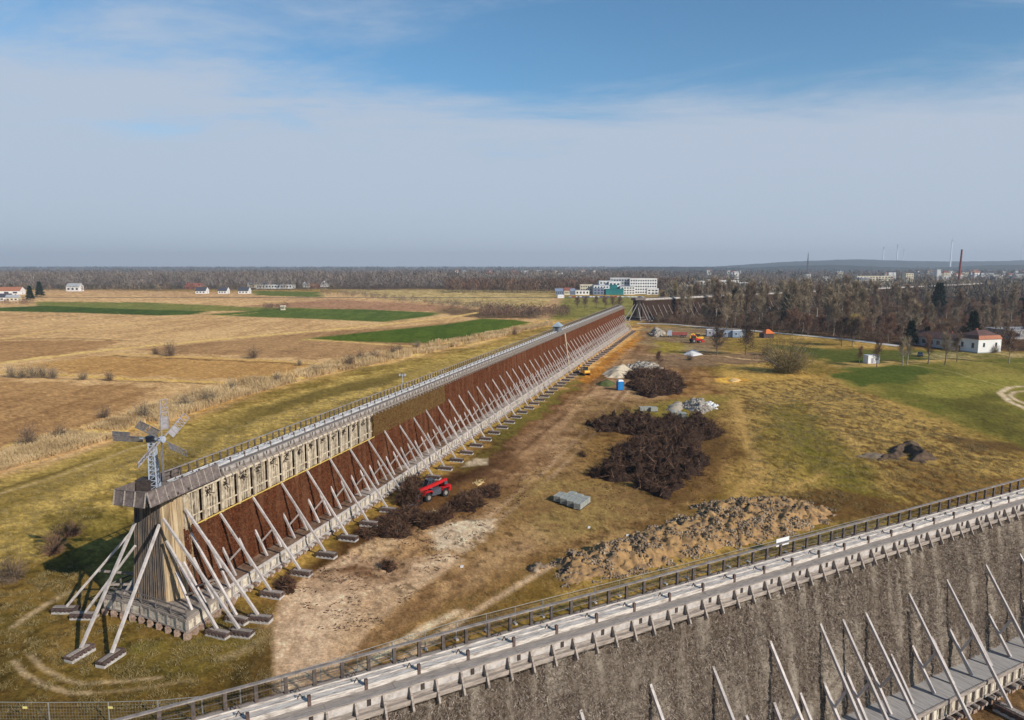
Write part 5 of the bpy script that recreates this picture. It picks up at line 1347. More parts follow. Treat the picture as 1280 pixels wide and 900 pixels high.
def both(t, c):
    V = np.vstack([t[0], c[0]]); F_ = np.vstack([t[1], c[1] + len(t[0])]); mi = np.concatenate([np.zeros(len(t[1]), int), np.ones(len(c[1]), int)])
    return V, F_, mi
CROWN_BR = mat('twigs_brown', (.31, .21, .13), (.085, .055, .036), .35, c3=(.185, .125, .08))
CROWN_GR = mat('twigs_grey', (.42, .32, .20), (.15, .115, .075), .35, c3=(.27, .205, .13))
CROWN_RD = mat('twigs_russet', (.27, .14, .085), (.10, .052, .034), .35)
CROWN_OL = mat('twigs_willow', (.30, .23, .085), (.14, .10, .04), .6)
CROWN_YE = mat('twigs_yellow', (.42, .29, .07), (.24, .16, .05), .6)
CROWN_DK = mat('twigs_dark', (.12, .08, .058), (.04, .027, .02), .5)
NEEDLE = mat('needles', (.030, .050, .022), (.010, .018, .010), .6, c3=(.018, .032, .015))
FAR_A = mat('twigs_far_grey', (.25, .205, .17), (.10, .08, .068), .02); FAR_B = mat('twigs_far_brown', (.19, .145, .115), (.07, .052, .042), .02)  # greyer twigs for distant woods, haze put into the colour
REEDM = mat('reed', (.66, .48, .26), (.30, .19, .09), .12, c3=(.50, .35, .175))

def conifer(seed, h, r):
    rng = np.random.default_rng(seed)
    n = 2600; t = rng.random(n) ** .8; z = h * (.10 + .9 * t); rad = r * (1 - t) ** .85 * (.78 + .25 * np.sin(t * 34 + seed)) * np.sqrt(rng.random(n)) ** .6
    a = rng.random(n) * 6.283; P = np.stack([np.cos(a) * rad, np.sin(a) * rad, z], 1)
    D = np.stack([np.cos(a), np.sin(a), np.full(n, -.25)], 1) + rng.normal(size=(n, 3)) * .3
    D /= np.linalg.norm(D, axis=1, keepdims=True); Q = P + D * r * .30 * (.5 + rng.random((n, 1)))
    return sticks(P, Q, r * .13 * (.6 + .8 * rng.random(n)), rng)
def trunk_simple(h, r):
    b = MB().cyl((0, 0, -.2), (0, 0, h), r, r * .3, n=6, caps=False); return np.array(b.v), np.array(b.f)

PR = {}
for i in range(6): PR['tall%d' % i] = branch_tree(100 + i, 24, .20, 1500, 2.3, .13, up=.95, first=.25, limbs=16)
for i in range(5): PR['wide%d' % i] = branch_tree(200 + i, 14, .38, 1500, 1.6, .11, up=.6, first=.22, limbs=14)
PR['fan'] = branch_tree(350, 12, 1.35, 5200, 2.0, .075, 'bush', limbs=70)
for i in range(2): PR['will%d' % i] = branch_tree(300 + i, 12, .42, 2400, 2.2, .09, up=.8, droop=.25, first=.08, limbs=20)
for i in range(3): PR['bush%d' % i] = branch_tree(400 + i, 4, .75, 900, .75, .045, 'bush', limbs=22)
for i in range(2): PR['sap%d' % i] = branch_tree(500 + i, 7, .26, 700, .9, .045, up=.8, first=.3, limbs=12)
MESH = {}
def tree_mesh(key, crown, bark):
    k = (key, crown.name, bark.name)
    if k not in MESH:
        t, c = PR[key]; V, F_, mi = both(t, c); MESH[k] = npmesh(key, V, F_, [bark, crown], mi=mi)
    return MESH[k]
def part_meshes(key, crown, bark):
    k = ('p', key, crown.name, bark.name)
    if k not in MESH:
        t, c = PR[key]; MESH[k] = (npmesh('trunk', t[0], t[1], bark), npmesh('crown', c[0], c[1], crown))
    return MESH[k]
rT = random.Random(77)
def tree(kind, key, x, y, s, crown, bark, label, cat, group=None, parts=True, sz=None):
    if parts:
        o = empty(kind, (x, y, 0), rT.uniform(0, 6.28), label, cat, group); tm, cm = part_meshes(key, crown, bark)
        link('trunk', tm, o); link('crown', cm, o)
    else:
        o = link(kind, tree_mesh(key, crown, bark), None, (x, y, -.05), rT.uniform(0, 6.28)); tag(o, label, cat, group)
    o.scale = (s * rT.uniform(.9, 1.1), s * rT.uniform(.9, 1.1), sz or s); return o

# individual bushes and young trees one can point to
B_ = [
 (36, 556, 'bush0', 1.3, CROWN_BR, 'rounded bare bush at the left edge of the reed belt'),
 (75, 548, 'bush1', 1.0, CROWN_BR, 'low bare bush just right of the rounded one in the reed belt'),
 (130, 520, 'bush2', .9, CROWN_BR, 'small dark bush where the ploughed field meets the reeds, above left of the windmill'),
 (180, 522, 'bush0', 1.2, CROWN_GR, 'straggly bush in the reeds directly above the windmill vanes'),
 (233, 508, 'bush1', 1.1, CROWN_GR, 'bush in the reeds right of the windmill vanes'),
 (262, 502, 'bush2', 1.2, CROWN_GR, 'bushy clump of reeds and twigs, farthest right above the windmill'),
 (290, 488, 'bush0', 1.2, CROWN_GR, 'reed-coloured bush by the corner of the ploughed field'),
 (346, 476, 'bush1', 1.0, CROWN_BR, 'dark bush at the field corner beside the meadow, above the walkway'),
 (393, 464, 'bush2', .9, CROWN_GR, 'pale low bush in the reeds left of the bush row'),
 (438, 455, 'bush0', 1.3, CROWN_BR, 'leftmost large bush of the row in the reeds above the rusty tower'),
 (452, 450, 'bush1', 1.3, CROWN_BR, 'second large bush of the row in the reeds above the rusty tower'),
 (468, 447, 'bush2', 1.2, CROWN_BR, 'rightmost large bush of the row in the reeds above the rusty tower'),
 (491, 440, 'bush0', .9, CROWN_BR, 'small bush left of a pair in the reeds near the green field'),
 (499, 438, 'bush1', .9, CROWN_BR, 'small bush right of a pair in the reeds near the green field'),
 (521, 433, 'bush2', 1.0, CROWN_GR, 'lone bush in the straw below the green field'),
 (643, 416, 'bush0', 1.0, CROWN_RD, 'small russet bush in the straw left of the roofed kiosk'),
 (212, 443, 'bush0', 1.5, CROWN_BR, 'dark round bush alone between two tan fields, left'),
 (195, 441, 'bush2', .9, CROWN_BR, 'tiny bush left of the dark round field bush'),
 (316, 446, 'bush1', 1.4, CROWN_BR, 'dark round bush alone between two tan fields, farther right'),
 (15, 470, 'bush0', 1.2, CROWN_GR, 'leftmost grey-green bush in the ditch between the tan fields'),
 (27, 471, 'bush1', 1.2, CROWN_GR, 'second grey-green bush in the ditch between the tan fields'),
 (42, 470, 'bush2', 1.4, CROWN_GR, 'third and largest grey-green bush in the ditch between the tan fields'),
 (52, 470, 'bush0', 1.2, CROWN_GR, 'fourth grey-green bush in the ditch, beside the largest'),
 (65, 471, 'bush1', 1.2, CROWN_GR, 'fifth grey-green bush in the ditch, right end of the close group'),
 (104, 473, 'bush2', .9, CROWN_GR, 'faint little bush alone in the straw ditch'),
 (136, 474, 'bush0', .9, CROWN_BR, 'rightmost little bush in the straw ditch on the left'),
 (346, 477, 'bush2', .7, CROWN_GR, 'small twiggy shrub touching the dark bush at the field corner'),
 (70, 690, 'bush0', .9, CROWN_RD, 'reddish bare bush in the meadow left of the windmill tower'),
 (16, 725, 'bush1', 1.0, CROWN_BR, 'thin bare bush at the left edge of the meadow'),
 (90, 668, 'bush2', .8, CROWN_RD, 'small russet bush where the tower shadow ends'),
 (374, 455, 'bush0', .7, CROWN_GR, 'tiny shrub in the straw line between the tan fields'),
]
for (px, py, key, s, cr, lab) in B_:
    q = un(px, py + 2); far_ = q[1] > 300
    tree('bush', key, q[0], q[1], s * (1.15 if far_ else 1.0), cr, BARK, lab, 'bush', parts=not far_)
# right-hand single trees
q = un(985, 466); tree('willow_bush', 'fan', q[0], q[1], 1.15, CROWN_OL, BARK_PALE, 'large round olive-yellow willow bush standing alone in front of the wood', 'willow')
for (px, py, key, s, cr, bk, lab) in [
 (896, 444, 'wide0', .85, CROWN_DK, BARK, 'dark bare forked tree in front of the site cabins, left of the pair'),
 (932, 444, 'wide1', .9, CROWN_DK, BARK, 'dark bare leaning tree in front of the site cabins, right of the pair'),
 (958, 444, 'bush1', 1.4, CROWN_BR, BARK, 'grey-brown bush at the left foot of the willow bush'),
 (823, 459, 'wide2', .42, CROWN_RD, BARK, 'thin reddish bare shrub behind the second brushwood heap'),
 (862, 450, 'bush2', .8, CROWN_DK, BARK, 'low dark shrub just below the white sand peak'),
 (1074, 456, 'sap0', 1.0, CROWN_RD, BARK, 'slender young tree left of the white utility cabin'),
 (1096, 459, 'sap1', 1.5, CROWN_RD, BARK, 'reddish young tree right in front of the white utility cabin'),
 (1128, 457, 'sap0', 1.5, CROWN_GR, BARK_PALE, 'pale young tree, left of a close pair right of the white cabin'),
 (1134, 456, 'sap1', 1.5, CROWN_GR, BARK_PALE, 'pale young tree, right of a close pair right of the white cabin'),
 (1160, 455, 'sap0', 1.6, CROWN_RD, BARK, 'bare roadside tree left of the white house with red roof'),
 (1181, 456, 'sap1', 1.7, CROWN_GR, BARK, 'olive-brown roadside tree in front of the low wing of the house'),
 (1196, 452, 'sap0', 1.5, CROWN_BR, BARK, 'bare roadside tree just left of the house corner'),
 (1261, 454, 'sap1', 1.8, CROWN_RD, BARK_PALE, 'russet young tree with pale trunk right of the white house'),
 (1244, 441, 'bush0', 1.0, CROWN_GR, BARK, 'small pale shrub against the sunny wall of the white house'),
 (1052, 433, 'wide3', .95, CROWN_DK, BARK, 'dark spreading tree on the lawn beyond the willow bush, on the left'),
 (1065, 433, 'wide4', .9, CROWN_DK, BARK, 'dark spreading tree with a low fork on the lawn, beside its twin'),
 (1070, 423, 'will1', .95, CROWN_YE, BARK, 'golden yellow weeping tree at the wood edge'),
 (1110, 428, 'wide0', .95, CROWN_RD, BARK, 'russet broad tree at the wood edge right of the golden one'),
 (990, 418, 'wide1', 1.0, CROWN_RD, BARK, 'russet broad tree at the wood edge above the willow bush'),
 (845, 376, 'tall0', .9, CROWN_OL, BARK_PALE, 'pale olive tall tree standing before the far clinic'),
]:
    q = un(px, py); tree('bare_tree', key, q[0], q[1], s, cr, bk, lab, 'tree')
for (px, py, h_, lab) in [(919, 400, 22, 'dark green pine amid the bare wood behind the site cabins, left one'), (984, 407, 20, 'dark green spruce amid the bare wood above the willow bush'), (1172, 392, 25, 'tall dark pine rising in front of the pale distant deck'),
                          (1138, 431, 12, 'dark evergreen beside the dark car near the house'), (1215, 425, 15, 'dark broad evergreen behind the red-roofed house'), (1275, 395, 14, 'dark pine at the right edge of the frame'),
                          (50, 371, 19, 'dark evergreen clump left among the far farm buildings'), (38, 375, 16, 'dark evergreen close to the far left farmhouse'), (1158, 431, 9, 'small dark evergreen between the car and the low wing')]:
    q = un(px, py); o = empty('conifer', (q[0], q[1], 0), 0, lab, 'tree'); V, F_ = conifer(int(px), h_, h_ * .27)
    link('crown', npmesh('crown', V, F_, NEEDLE), o); t = trunk_simple(h_ * .8, .3); link('trunk', npmesh('trunk', t[0], t[1], BARK), o)

# the bare wood to the right
rW = random.Random(123)
edge = [un(a, b_) for a, b_ in [(800, 407), (860, 405), (900, 407), (960, 413), (1020, 418), (1080, 424), (1130, 428), (1185, 424), (1260, 415), (1380, 415)]]
cnt = 0
cands = []
for k in range(6000):
    px = rW.uniform(815, 1330); a = (px - CX) / (F_PX * math.cos(TH))
    # distance of the wood's edge along this line of sight
    ye = np.interp(px, [815, 900, 960, 1020, 1080, 1130, 1185, 1330], [470, 428, 402, 383, 366, 352, 362, 380])
    y = ye + 4 + (rW.random() ** 1.35) * 330; x = a * y
    cands.append((x, y, px))
kept = []
def clear_of(x, y):
    # keep off the distant works itself
    d = (x - s3.x) * D3.y - (y - s3.y) * D3.x; al = (x - s3.x) * D3.x + (y - s3.y) * D3.y
    return not (abs(d) < 10 and -10 < al < 730)
for x, y, px in cands:
    if not clear_of(x, y): continue
    md = 5.2 + (y - 350) * .012
    if any((x - a) ** 2 + (y - b_) ** 2 < md * md for a, b_, _ in kept): continue
    kept.append((x, y, px))
    if len(kept) >= 290: break
for x, y, px in kept:
    ye = np.interp(px, [815, 900, 960, 1020, 1080, 1130, 1185, 1330], [470, 428, 402, 383, 366, 352, 362, 380])
    dep = y - ye; front = dep < 30
    tallzone = 860 < px < 1085 and dep > 30 and rW.random() < .75
    beyond = ((x - s3.x) * D3.y - (y - s3.y) * D3.x) < 0
    if tallzone or rW.random() < .25: key = 'tall%d' % rW.randrange(6); s = rW.uniform(.8, 1.22); cr = rW.choice([CROWN_GR, CROWN_GR, CROWN_BR]); bk = rW.choice([BARK_PALE, BARK_PALE, BARK])
    elif front: key = 'wide%d' % rW.randrange(5); s = rW.uniform(.55, .85); cr = rW.choice([CROWN_BR, CROWN_RD, CROWN_BR, CROWN_DK]); bk = BARK
    else: key = rW.choice(['tall%d' % rW.randrange(6), 'wide%d' % rW.randrange(5)]); s = rW.uniform(.5, .72) if key[0] == 't' else rW.uniform(.75, 1.05); cr = rW.choice([CROWN_BR, CROWN_BR, CROWN_DK, CROWN_GR, CROWN_RD]); bk = rW.choice([BARK, BARK_PALE])
    if px > 1090: s *= .8
    if px < 880: s *= .85
    tree('bare_tree', key, x, y, s, cr, bk, 'bare leafless tree in the dense brown wood right of the site', 'tree', 'bare trees of the wood right of the site', parts=False)
# trees in a row beyond the works
for i, px in enumerate([722, 731, 746, 756, 765, 774]):
    q = un(px, 386 + rW.uniform(-1, 1)); tree('bare_tree', 'wide%d' % (i % 5), q[0], q[1], .75, CROWN_BR, BARK, 'bare tree in the row on the meadow before the clinic', 'tree', 'bare trees in the meadow row', parts=False)

# ------------------------------------------------------------------ far woods: merged, nobody could count them
def low_crowns(pts, seed, n=16, mats=(CROWN_BR,), name='woodland', hscale=(12, 20), wide=.32, tw=.5, label=None):
    rng = np.random.default_rng(seed); pts = np.array(pts); m = len(pts)
    h = rng.uniform(*hscale, size=m)
    idx = np.repeat(np.arange(m), n)
    t = rng.random(m * n)
    a = rng.random(m * n) * 6.283; rr_ = h[idx] * wide * np.sqrt(rng.random(m * n)) * np.sin(np.clip(t * .85 + .15, 0, 1) * math.pi) ** .6
    P = np.stack([pts[idx, 0] + np.cos(a) * rr_, pts[idx, 1] + np.sin(a) * rr_, h[idx] * (.22 + .72 * t)], 1)
    D = rng.normal(size=(m * n, 3)) * [.55, .55, .4] + [0, 0, .9]; D /= np.linalg.norm(D, axis=1, keepdims=True)
    Q = P + D * (h[idx, None] * .22); w = h[idx] * tw * .1 * (.5 + rng.random(m * n))
    V, F_ = sticks(P, Q, w, rng)
    P2 = np.stack([pts[:, 0], pts[:, 1], np.full(m, -.5)], 1); Q2 = P2 + np.stack([rng.normal(size=m) * .5, rng.normal(size=m) * .5, h * .95], 1)
    V2, F2 = sticks(P2, Q2, h * .022, rng)
    mi = np.concatenate([(rng.integers(0, len(mats), m))[idx], np.full(m, len(mats))])
    o = link(name, npmesh(name, np.vstack([V, V2]), np.vstack([F_, F2 + len(V)]), list(mats) + [BARK], mi=mi)); o['kind'] = 'stuff'
    if label: o['label'] = label
    return o
def scatter(n, pxr, yr, seed, dens=1.0, thr=.0):
    r = random.Random(seed); out = []
    for _ in range(n):
        y = (yr[0] ** -1 + (yr[1] ** -1 - yr[0] ** -1) * r.random()) ** -1 if dens else r.uniform(*yr)
        px = r.uniform(*pxr); out.append(((px - CX) / (F_PX * math.cos(TH)) * y, y))
    if thr:
        A = np.array(out); k = fbm(A[:, 0] / 160, A[:, 1] / 160, seed, 3) > thr; out = [tuple(v) for v in A[k]]
    return out
low_crowns(scatter(5200, (-260, 820), (1190, 2100), 1), 1, 24, (FAR_A, FAR_B, FAR_A), 'woodland', (14, 27), .34, .34, 'broad band of bare brown woodland behind the fields')
low_crowns(scatter(1500, (560, 860), (1010, 1300), 2), 2, 26, (CROWN_BR, CROWN_DK, CROWN_RD), 'woodland', (13, 19), .32, .34, 'dark bare woodland beyond the pale fallow land')
low_crowns(scatter(8000, (-300, 1600), (2100, 5200), 3, thr=.40), 3, 12, (FAR_A, FAR_B, FAR_B, NEEDLE), 'woodland', (14, 24), .5, .8, 'far hazy woodland towards the horizon')
low_crowns(scatter(4200, (830, 1500), (760, 2100), 4), 4, 22, (FAR_A, FAR_B, CROWN_GR, CROWN_BR, NEEDLE), 'woodland', (10, 19), .36, .38, 'bare and dark woodland around the town on the right')
low_crowns(scatter(5200, (-500, 1700), (5200, 12000), 5, dens=0), 5, 9, (NEEDLE, CROWN_DK), 'woodland', (18, 30), 1.6, 3.0, 'blue line of woods along the horizon')
low_crowns([tuple(np.array(un(rW.uniform(600, 712), rW.uniform(387.5, 398))) ) for _ in range(420)], 6, 30, (CROWN_BR, CROWN_RD, CROWN_DK), 'thicket', (4, 6.5), .5, .35, 'dark thicket along the edge of the far green field')
low_crowns([tuple(np.array(un(rW.uniform(425, 560), 0 or 372)) * 0 + np.array(un(px, np.interp(px, [380, 430, 480, 560, 600, 640], [366, 370, 375, 384.5, 387, 388]) + rW.uniform(-3, 1)))) for px in [rW.uniform(400, 640) for _ in range(360)]], 7, 26, (CROWN_BR, CROWN_GR), 'thicket', (3.5, 7), .5, .35, 'straggling thicket along the far ditch')
low_crowns([un(rW.uniform(328, 362), rW.uniform(385, 388)) for _ in range(45)], 8, 30, (CROWN_RD, CROWN_BR), 'thicket', (4, 6), .5, .35, 'russet thicket beside the little hut in the green field')
low_crowns([un(rW.uniform(0, 42), rW.uniform(379, 382)) for _ in range(50)], 9, 30, (CROWN_RD, CROWN_BR), 'thicket', (4, 5), .6, .35, 'russet hedge in front of the left farm')
low_crowns([un(rW.uniform(690, 840), rW.uniform(361, 365.5)) for _ in range(60)], 10, 26, (CROWN_BR, NEEDLE), 'thicket', (6, 12), .35, .35, 'trees around the clinic')
low_crowns([un(rW.uniform(0, 420), rW.uniform(361.5, 366)) for _ in range(200)], 12, 26, (CROWN_BR, CROWN_GR, NEEDLE), 'thicket', (6, 13), .35, .35, 'garden trees around the far farmhouses')
low_crowns([un(px, np.interp(px, [830, 1000, 1100, 1180, 1290], [406, 417, 428, 430, 425]) - rW.uniform(0, 13)) for px in [rW.uniform(825, 1290) for _ in range(950)]], 13, 30, (CROWN_BR, CROWN_RD, CROWN_DK), 'undergrowth', (2.5, 6.5), .55, .25, 'dense brown undergrowth in the wood')

# ------------------------------------------------------------------ reeds and rough tufts
def reeds():
    rng = np.random.default_rng(9); n = 110000
    lower = [(-60, 612), (0, 590), (130, 552), (215, 525), (300, 497), (400, 470), (500, 449), (600, 428), (700, 404)]
    upper = [(-60, 588), (0, 566), (110, 536), (170, 514), (215, 498), (300, 480), (400, 458), (480, 441), (600, 419), (700, 400)]
    LX = [p[0] for p in lower]; LY = [p[1] for p in lower]; UX = [p[0] for p in upper]; UY = [p[1] for p in upper]
    px = rng.uniform(-60, 690, n); t = rng.random(n); py = np.interp(px, LX, LY) * (1 - t) + np.interp(px, UX, UY) * t
    b = py - CY; f = F_PX * math.cos(TH) - b * math.sin(TH); d = b * math.cos(TH) + F_PX * math.sin(TH); k = CAM_H / d
    x = (px - CX) * k; y = f * k
    keep = fbm(x / 9, y / 9, 61, 3) + .25 * (rng.random(n) - .5) > .44
    x, y = x[keep], y[keep]; n = len(x)
    P = np.stack([x, y, np.zeros(n)], 1); h = (.3 + 1.9 * fbm(x / 11, y / 11, 62, 3)) * rng.uniform(.5, 1.1, n) * np.clip(y / 160, .8, 1.5)
    Q = P + np.stack([rng.normal(size=n) * .35, rng.normal(size=n) * .35, h], 1)
    V, F_ = sticks(P, Q, .045 + .07 * y / 200, rng)
    o = link('reeds', npmesh('reeds', V, F_, REEDM)); o['kind'] = 'stuff'; o['label'] = 'belt of pale dry reeds along the ditch'
reeds()
def tufts(name, poly, n, hh, m, seed, thr, label, w=.018):
    rng = np.random.default_rng(seed); P_ = [un(a, b_) for a, b_ in poly]; xs = [p[0] for p in P_]; ys = [p[1] for p in P_]
    x = rng.uniform(min(xs), max(xs), n); y = rng.uniform(min(ys), max(ys), n)
    k = in_poly(x, y, P_) & (fbm(x / 1.6, y / 1.6, seed, 4, .7) > thr); x, y = x[k], y[k]; n = len(x)
    P = np.stack([x, y, np.zeros(n) - .02], 1); Q = P + np.stack([rng.normal(size=n) * hh * .6, rng.normal(size=n) * hh * .6, hh * rng.uniform(.5, 1.2, n)], 1)
    V, F_ = sticks(P, Q, w * (1 + y / 90), rng)
    o = link(name, npmesh(name, V, F_, m)); o['kind'] = 'stuff'; o['label'] = label
GR1 = mat('dry_grass', (.42, .31, .14), (.12, .10, .04), .9, c3=(.26, .20, .085))
GR2 = mat('green_grass', (.17, .16, .05), (.09, .10, .03), .5)
tufts('grass', [(-60, 640), (0, 620), (300, 530), (480, 480), (460, 500), (300, 560), (160, 600), (130, 640), (70, 690), (0, 740), (-60, 760)], 150000, .28, GR1, 71, .50, 'dry grass tufts on the meadow left of the works')
tufts('grass', [(0, 740), (90, 700), (130, 760), (340, 760), (344, 850), (250, 880), (0, 900), (-80, 900), (-80, 780)], 70000, .26, GR1, 72, .52, 'grass tufts around the windmill tower')
tufts('grass', [(930, 500), (1040, 480), (1160, 530), (1290, 580), (1290, 610), (1100, 640), (1000, 640), (940, 600)], 150000, .30, GR1, 73, .52, 'dry tussocks of the eastern rough grass')
tufts('grass', [(440, 850), (600, 770), (720, 720), (700, 690), (560, 760), (440, 820)], 16000, .2, GR1, 74, .5, 'grass tufts behind the foreground walkway')

# ------------------------------------------------------------------ buildings far and near
PLW = mat('plaster_white', (.78, .76, .72), (.64, .62, .58), .15); PLC = mat('plaster_cream', (.70, .62, .46), (.58, .50, .36), .2); PLG = mat('plaster_grey', (.42, .42, .42), (.34, .34, .34), .2)
RFR = mat('roof_red', (.30, .10, .07), (.18, .06, .045), .6); RFB = mat('roof_brown', (.16, .085, .07), (.10, .055, .045), .5, bump=.3); RFD = mat('roof_dark', (.07, .075, .09), (.05, .05, .06), .6); RFO = mat('roof_orange', (.42, .17, .09), (.30, .12, .07), .5)
RFG = mat('roof_grey', (.40, .40, .40), (.30, .30, .30), .5); WIN = mat('window_glass', (.04, .05, .07), (.02, .03, .04), .5, rough=.15, spec=.6); TEAL = mat('glass_teal', (.03, .22, .22), (.015, .12, .13), .12, rough=.15, spec=.7); BLG = mat('wall_blue_grey', (.22, .26, .34), (.16, .19, .25), .3)
def windows(o, x0, x1, z0, z1, y, nx, nz, w=.5, h=.5):
    a = (x1 - x0) / nx * w / 2; c = (z1 - z0) / nz * h / 2; me = MB().box(-a, a, -.06, -.003, -c, c).mesh('window', WIN)
    for i in range(nx):
        for j in range(nz):
            link('window', me, o, (x0 + (x1 - x0) * (i + .5) / nx, y, z0 + (z1 - z0) * (j + .5) / nz))
def house(px, py, L, D, H, rh, rz, wall, roof, label, name='house', cat='house', flat=False, nx=3, nz=1, chim=True, group=None, xy=None):
    q = xy or un(px, py); o = empty(name, (q[0], q[1], 0), rz, label, cat, group)
    MB().box(-L / 2, L / 2, -D / 2, D / 2, -.3, H).build('wall', wall, o)
    if flat: r = MB().box(-L / 2 - .2, L / 2 + .2, -D / 2 - .2, D / 2 + .2, H + .002, H + .5).build('roof', roof, o)
    else:
        e = .5; b = MB(); A = [(-L / 2 - e, -D / 2 - e, H - .1), (L / 2 + e, -D / 2 - e, H - .1), (L / 2 + e, D / 2 + e, H - .1), (-L / 2 - e, D / 2 + e, H - .1), (-L / 2 - e, 0, H + rh), (L / 2 + e, 0, H + rh)]
        b.add(A, [(0, 1, 5, 4), (2, 3, 4, 5), (3, 2, 1, 0)], 0); b.add(A, [(1, 2, 5), (3, 0, 4)], 1)
        b.add([(p[0], p[1], p[2] + .15) for p in A], [(0, 1, 5, 4), (2, 3, 4, 5)], 0)
        r = b.build('roof', [roof, wall], o)
        if chim: MB().box(L * .15, L * .15 + .8, .3, 1.1, H + rh * .4, H + rh + .9).build('chimney', RFR, r)
    windows(o, -L / 2 + .4, L / 2 - .4, .5, H - .2, -D / 2, min(nx, 12), nz)
    for sx in (-1, 1): MB().box(sx * (L / 2 + .03) - .027, sx * (L / 2 + .03) + .027, -.7, .7, .9, 2.3).build('window', WIN, o)
    return o

# the white house with red-brown roof, right
hx, hy = un(1222, 441.5)
Hs = empty('house', (hx, hy, 0), math.radians(15), 'white house with brown hipped roof and a front skirt coloured orange for sunlight, at the right edge', 'house')
L, Dp, Hh = 9.0, 10.5, 6.2
b = MB().box(0, L * 1.45, 0, Dp, -.2, Hh); b.box(-.03, L * 1.45 + .03, -.03, Dp + .03, -.2, .35, 1); b.build('wall', [PLW, PLG], Hs)
b = MB(); x1 = L * 1.45
b.box(-.35, x1 + .35, -.35, Dp + .35, Hh - .1, Hh + .1, 1)
sk = [(-.3, -.3, Hh + .1), (x1 + .3, -.3, Hh + .1), (x1 + .3, Dp + .3, Hh + .1), (-.3, Dp + .3, Hh + .1), (.5, .5, Hh + 1.6), (x1 - .5, .5, Hh + 1.6), (x1 - .5, Dp - .5, Hh + 1.6), (.5, Dp - .5, Hh + 1.6)]; b.add(sk, [(0, 1, 5, 4)], 1); b.add(sk, [(1, 2, 6, 5), (2, 3, 7, 6), (3, 0, 4, 7)], 0)  # sunlit front slope coloured orange, remaining slopes browned as if in shade
b.add([(.5, .5, Hh + 1.6), (x1 - .5, .5, Hh + 1.6), (x1 - .5, Dp - .5, Hh + 1.6), (.5, Dp - .5, Hh + 1.6), (4, 4.8, Hh + 3.6), (x1 - 4, 4.8, Hh + 3.6), (x1 - 4, 5.7, Hh + 3.6), (4, 5.7, Hh + 3.6)], [(0, 1, 5, 4), (1, 2, 6, 5), (2, 3, 7, 6), (3, 0, 4, 7), (4, 5, 6, 7)], 0)
r_ = b.build('roof', [RFB, RFO], Hs); MB().box(5, 6, 6, 7, Hh + 2.4, Hh + 4.4).build('chimney', RFR, r_)
for (xa, xb, za, zb) in ((2.6, 3.8, 2.6, 4.6), (9.5, 10.7, 2.6, 4.6)):
    f = MB().box(xa, xb, -.06, -.002, za, zb).build('window_frame', WOOD_PALE, Hs); MB().box(xa + .12, xb - .12, -.09, -.061, za + .12, zb - .12).build('pane', WIN, f)
for (ya, yb, za, zb) in ((2.0, 3.4, 2.0, 4.4), (7.5, 8.9, 2.0, 4.4)):
    f = MB().box(-.06, -.002, ya, yb, za, zb).build('window_frame', WOOD_PALE, Hs); MB().box(-.09, -.061, ya + .12, yb - .12, za + .12, zb - .12).build('pane', WIN, f)
MB().box(-.08, -.002, 9.1, 10.1, 0, 2.5).build('door', WOOD_DARK, Hs)
q = un(1197, 437); house(0, 0, 26, 9, 4.4, 2.6, math.radians(-75), PLG, RFB, 'long low grey outbuilding with brown gabled roof behind the white house', name='outbuilding', cat='outbuilding', xy=(hx - math.sin(math.radians(15)) * 25 + 5, hy + math.cos(math.radians(15)) * 25), nx=6)
q = un(1275, 425); house(0, 0, 34, 22, 4.2, 0, math.radians(5), mat('wall_ruined', (.60, .57, .54), (.22, .20, .19), .35), mat('roof_patched', (.58, .56, .55), (.26, .25, .25), .25), 'flat patchy white building behind the white house, at the frame edge', name='outbuilding', cat='building', xy=(q[0] + 14, q[1] + 16), flat=True, nx=6)
def car(x, y, rz, m, label):
    root = empty('parked_car', (x, y, 0), rz, label, 'car')
    MB().prism([(-2.1, -.85, .35), (2.1, -.85, .35), (2.15, -.85, .75), (1.2, -.85, .95), (-2.0, -.85, 1.0), (-2.15, -.85, .7)], (0, 1.7, 0)).build('body', m, root)
    MB().prism([(-1.5, -.75, .98), (1.1, -.75, .96), (.5, -.75, 1.45), (-1.1, -.75, 1.48)], (0, 1.5, 0)).build('cabin', GLS, root)
    for sx in (-1.3, 1.35):
        for sy in (-.78, .78): wheel(root, sx, sy, .33, .22)
    return root
q = un(1150, 445.5); c_ = car(q[0], q[1], math.radians(60), mat('car_dark', (.06, .07, .09), (.05, .06, .08), 1, rough=.3, spec=.6), 'dark car parked under the evergreen near the low grey wing'); c_.scale = (1.2, 1.2, 1.3)

# clinic complex beyond the works; distances from its foot line
def blk(root, name, x0, x1, y0, y1, z0, z1, m): return MB().box(x0, x1, y0, y1, z0, z1).build(name, m, root)
cq = un(795, 368.3); CL = empty('clinic', (cq[0], cq[1], 0), math.radians(0), 'large white modernist clinic with rows of windows and a teal glass hall', 'clinic')
k_ = cq[1] / (F_PX * math.cos(TH))
def cx2(px): return (px - 795) * k_
def bl(name, px0, px1, y0, dp, z0, z1, m, win=None, roofm=RFG):
    o = blk(CL, name, cx2(px0), cx2(px1), y0, y0 + dp, z0, z1, m)
    MB().box(cx2(px0) - .3, cx2(px1) + .3, y0 - .3, y0 + dp + .3, z1 + .002, z1 + .6).build('roof', roofm, o)
    if win:
        windows(o, cx2(px0) + .5, cx2(px1) - .5, z0 + .5, z1 - .5, y0, win[0], win[1], .62, .5)
        yy = y0 + dp / 2; MB().box(cx2(px0) - .06, cx2(px0) - .003, yy - 1.1, yy + 1.1, z0 + 1.5, z0 + 3).build('window', WIN, o)
    return o
bl('main_wing', 790, 824, 18, 16, 0, 21, PLW, (11, 5), PLW)
